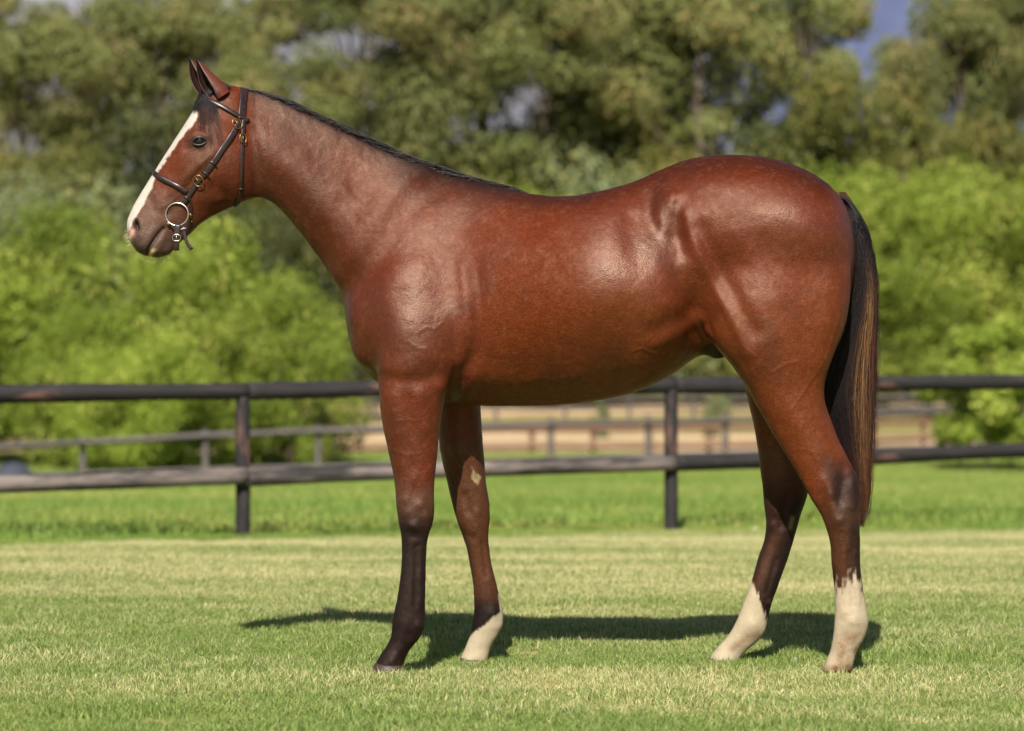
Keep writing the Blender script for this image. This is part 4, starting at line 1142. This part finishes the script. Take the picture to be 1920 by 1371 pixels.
eucl = leaf_mat('gum_leaves', srgb(110, 118, 62), srgb(148, 150, 92), srgb(170, 150, 98), .35)
oliv = leaf_mat('olive_green_leaves', srgb(100, 106, 50), srgb(132, 132, 66), srgb(158, 138, 76), .35)
sage = leaf_mat('sage_green_leaves', srgb(112, 124, 84), srgb(142, 150, 106), srgb(150, 148, 92), .35)
shadel = leaf_mat('shade_dark_leaves', srgb(52, 62, 30), srgb(84, 92, 48), srgb(104, 100, 54), .2)  # darker copy of the olive leaves, shade of the hollow put into the colour
palebark = plain_mat('pale_gum_bark', srgb(104, 92, 76), .8, nscale=3, var=.3); brownbark = plain_mat('brown_bark', srgb(92, 74, 58), .9, nscale=5, var=.3)

def gen_bush(seed, hgt, rad, lobes=30):
    r = random.Random(seed); out = []
    for i in range(lobes):
        z = r.uniform(.12, .95) ** .9; w = math.sqrt(max(.05, 1 - (max(0, z - .38) / .62) ** 2)) * (1 if z > .3 else .88)
        a = r.uniform(0, 6.28); q = math.sqrt(r.random()) * w * rad * .85
        s = r.uniform(.20, .34) * rad
        out.append((q * math.cos(a), q * math.sin(a), z * hgt * .93, s, s * .8))
    return out
def gen_gum(seed, hgt, rad, lobes=34):
    r = random.Random(seed); out = []
    for i in range(lobes):
        z = .22 + .78 * r.random(); w = math.sin(min(1, (z - .12) / .5) * 1.57) * (1 - max(0, z - .6) * 1.3)
        a = r.uniform(0, 6.28); q = math.sqrt(r.random()) * w * rad
        s = r.uniform(.16, .33) * rad
        out.append((q * math.cos(a), q * math.sin(a), z * hgt, s, s * r.uniform(.55, .85)))
    return out
PROTO = {}
def proto(kind, var):
    key = (kind, var)
    if key in PROTO: return PROTO[key]
    sd_ = hash(kind) % 1 + var * 13 + {'lime_tree': 1, 'gum_tree': 2, 'olive_green_tree': 3, 'sage_bush': 4, 'sapling': 5, 'shade_dark_tree': 6}[kind] * 101
    r = random.Random(sd_)
    if kind == 'lime_tree': cl = gen_bush(sd_, 1, .62, 42); cm = crown_mesh('lime_crown', cl, 17000, .030, limel, .25, sd_, .55); tr = (brownbark, .026, .5)
    elif kind == 'gum_tree': cl = gen_gum(sd_, 1, .28, 46); cm = crown_mesh('gum_crown', cl, 15000, .0185, eucl, .6, sd_, .42); tr = (palebark, .014, .92)
    elif kind == 'olive_green_tree': cl = gen_bush(sd_, 1, .55, 34); cm = crown_mesh('olive_green_crown', cl, 12000, .030, oliv, .3, sd_, .5); tr = (brownbark, .022, .55)
    elif kind == 'sage_bush': cl = gen_bush(sd_, 1, .75, 26); cm = crown_mesh('sage_crown', cl, 9000, .038, sage, .3, sd_, .5); tr = (brownbark, .02, .4)
    elif kind == 'shade_dark_tree': cl = gen_bush(sd_, 1, .55, 34); cm = crown_mesh('shade_dark_crown', cl, 12000, .030, shadel, .3, sd_, .5); tr = (brownbark, .022, .55)
    else: cl = gen_bush(sd_, 1, .36, 22); cm = crown_mesh('sapling_crown', cl, 4200, .036, limel, .3, sd_, .7); tr = (brownbark, .009, .8)
    limbs = [((.35 + .5 * r.random()) , (c[0] * .8, c[1] * .8, c[2])) for c in r.sample(cl, min(12, len(cl)))]
    limbs = [(min(s, e[2] / tr[2] * .7), e) for s, e in limbs]
    tm = trunk_mesh('trunk', tr[2], tr[1], limbs, tr[0], sd_, .02)
    PROTO[key] = (cm, tm); return PROTO[key]
def tree(kind, var, px, top, D, wide, label, group, rot=None, cat='tree', base_z=None):
    """px: photo column, top: photo row of its top, D distance, wide: horizontal stretch"""
    y = D - CAM_D; x = (px - 960) * D / FPX
    g = float(ground_z(x, y)[0]) if base_z is None else base_z
    H = W(px, top, y)[2] - g
    cm, tm = proto(kind, var)
    e = empty(kind, (x, y, g - .02)); tag(e, label, cat, group)
    rz = rng.uniform(0, 6.28) if rot is None else rot
    e.rotation_euler = (0, 0, rz); e.scale = (H * wide, H * wide, H)
    c = bpy.data.objects.new('crown', cm); link(c, e); t = bpy.data.objects.new('trunk', tm); link(t, e)
    return e
LG, GG, OG, SG, PG = 'bright green trees beyond the fence', 'tall gum trees at the back', 'rounded olive green trees in front of the gums', 'grey green bushes under the gums', 'leafy saplings by the far fence'
# bright green masses, left
for a in [
 ('lime_tree',0,-60,410,55,.85,'bright lime green tree cut by the left picture edge'),
 ('lime_tree',1,130,372,56,.8,'bright lime green tree left of the horse\'s muzzle, domed top'),
 ('lime_tree',2,330,392,54,.8,'bright lime green tree directly under the horse\'s head'),
 ('lime_tree',0,480,480,53,.8,'lower bright lime green tree under the horse\'s throat'),
 ('lime_tree',1,185,560,52.5,.8,'low lime green bush against the grey fence at far left'),
 ('lime_tree',2,545,590,52,.8,'smallest lime green bush just ahead of the horse\'s chest'),
 ('lime_tree',0,250,600,50.8,.9,'low lime green bush behind the left span of the near fence'),
 # right
 ('lime_tree',1,1560,300,98,.8,'bright green tree behind the horse\'s tail'),
 ('lime_tree',2,1740,292,96,.8,'broad bright green tree right of the tail'),
 ('lime_tree',0,1935,282,97,.8,'bright green tree cut by the right picture edge'),
 ('lime_tree',1,1650,480,92,1.1,'lower bright green bush between tail and saplings'),
 # far, seen over the back and under the belly
 ('lime_tree',2,1040,345,108,.8,'distant bright green tree peeping over the dip of the horse\'s back'),
 ('lime_tree',0,1180,600,112,.9,'distant green tree seen below the horse\'s belly'),
 ('lime_tree',1,760,420,110,.9,'distant green tree hidden mostly behind the horse\'s shoulder'),
]: tree(*a, LG)
# the same plantings go on a little beyond both picture edges
ORD = ['first', 'second', 'third', 'fourth', 'fifth']
for px_, tp_, D_, k_, n_ in ((-330,400,56,1,0),(-640,420,58,2,1),(2160,290,96,2,0),(2400,300,98,0,1),(-980,410,60,0,2),(2650,300,99,1,2)):
    tree('lime_tree', k_, px_, tp_, D_, .8, ORD[n_] + ' bright lime green tree beyond the ' + ('left' if px_ < 0 else 'right') + ' picture edge', LG)
for px_, D_, n_ in ((-330,112,0),(-540,106,1),(-760,116,2),(-980,110,3),(-1200,114,4),(2120,118,0),(2330,112,1),(2560,119,2),(2780,112,3)):
    tree('gum_tree', int(D_) % 4, px_, -60, D_, 1.05, ORD[n_] + ' tall gum tree beyond the ' + ('left' if px_ < 0 else 'right') + ' picture edge', 'tall gum trees at the back')
for a in [
 ('sapling',0,1800,600,51.5,1.0,'thin leafy sapling nearest to the tail, right of it'),
 ('sapling',1,1850,590,50.5,1.0,'leafy sapling with lemon green leaves at the far fence corner'),
 ('sapling',0,1895,575,51,1.0,'tallest leafy sapling at the right picture edge'),
]: tree(*a, PG)
# the gums
gums = [(-90,-60,112,1.0),(40,-20,104,1.0),(170,20,118,1.05),(300,-50,110,1.0),(430,-10,121,1.0),(520,40,108,.9),(660,-70,113,1.05),(790,-90,116,1.0),(905,-60,118,1.15),(1020,-90,115,1.0),
 (1110,-20,122,.9),(1220,-80,120,1.05),(1320,-100,117,1.0),(1420,-70,124,.8),(1515,-80,119,.7),(1800,-60,117,.7),(1880,-70,118,.85),(1975,-90,122,.9),(1690,88,124,.6)]
where = ['cut by the left edge','second from the left edge','left of the horse\'s ears, sparse crown','right above the horse\'s ears','with pale gaps, above the horse\'s poll','shorter, between pale gaps over the crest',
 'above the middle of the neck','with a leaning pale trunk above the withers side of the neck','dark, above the withers','above the dip of the back','thin one beside the blue gap above the loin',
 'above the loin','above the point of the croup','behind the top of the croup','bordering the blue mountain gap on its left','bordering the blue mountain gap on its right','second from the right edge','cut by the right edge','short one standing below the blue mountain gap']
for i, ((px, tp, D, w), wl_) in enumerate(zip(gums, where)):
    tree('gum_tree', i % 4, px, tp, D, w, 'tall gum tree ' + wl_, GG)
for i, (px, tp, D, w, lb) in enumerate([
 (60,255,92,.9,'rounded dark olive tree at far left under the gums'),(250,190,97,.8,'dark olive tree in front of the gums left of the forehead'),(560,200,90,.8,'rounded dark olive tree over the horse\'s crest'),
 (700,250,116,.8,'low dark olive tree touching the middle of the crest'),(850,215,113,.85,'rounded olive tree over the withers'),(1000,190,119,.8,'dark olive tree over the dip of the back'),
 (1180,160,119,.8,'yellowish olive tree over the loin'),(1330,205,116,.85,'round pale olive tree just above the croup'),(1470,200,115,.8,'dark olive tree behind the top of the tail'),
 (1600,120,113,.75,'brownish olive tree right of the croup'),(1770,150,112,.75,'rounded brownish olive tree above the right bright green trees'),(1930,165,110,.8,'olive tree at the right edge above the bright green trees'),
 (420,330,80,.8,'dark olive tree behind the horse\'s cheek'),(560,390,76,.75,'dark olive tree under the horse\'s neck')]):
    tree('shade_dark_tree' if lb.startswith('dark') else 'olive_green_tree', i % 3, px, tp, D, w, lb, OG)
for i, (px, tp, D, w, lb) in enumerate([
 (100,330,84,.9,'grey green bush left of the muzzle under the dark trees'),(880,290,116,.8,'grey green bush just above the withers'),(1060,275,116,.8,'grey green bush above the dip of the back'),
 (1250,330,114,.8,'grey green bush behind the loin'),(1345,738,72,.55,'small brownish bush on the sand seen between belly and hind leg'),(1128,752,74,.45,'small thin bush on the sand seen below the belly'),
 (680,640,120,1.0,'grey green bush just ahead of the horse\'s breast')]):
    tree('sage_bush', i % 2, px, tp, D, w, lb, SG, cat='bush')
# ------------------------------------------------------------------ small things
def stone(name, px, py, D, rx, ry, rz, mat, label, seed):
    tmp = bmesh.new(); bmesh.ops.create_icosphere(tmp, subdivisions=3, radius=1); r = np.random.default_rng(seed); ph = r.uniform(0, 6, 6)
    y = D - 9; c = W(px, py, y); c[2] = float(ground_z(c[0], y)[0])
    V = []
    for v_ in tmp.verts:
        k = 1 + .12 * math.sin(3 * v_.co.x + ph[0]) + .1 * math.sin(4 * v_.co.y + ph[1]) + .08 * math.sin(5 * v_.co.z + ph[2])
        V.append((v_.co.x * rx * k, v_.co.y * ry * k, v_.co.z * rz * k))
    F = [[q.index for q in f.verts] for f in tmp.faces]; tmp.free()
    o = mesh_obj(name, V, F, mat); o.location = (c[0], c[1], c[2] + rz * .5)
    tag(o, label, 'stone' if name != 'mound' else 'mound'); return o
stone('stone', 1414, 988, 19.6, .035, .025, .02, plain_mat('white_stone', srgb(215, 212, 205), .8), 'small white stone in the grass by the fence near the hind legs', 3)
stone('stone', 1491, 1250, 9.2, .007, .006, .012, plain_mat('grey_stone', srgb(150, 152, 165), .8), 'tiny grey stone on the lawn between the hind hooves', 5)
stone('mound', 25, 893, 46, .42, .3, .22, plain_mat('slate_mound', srgb(58, 62, 74), .8, nscale=5), 'dark slate grey mound by the far fence at the left edge', 8)
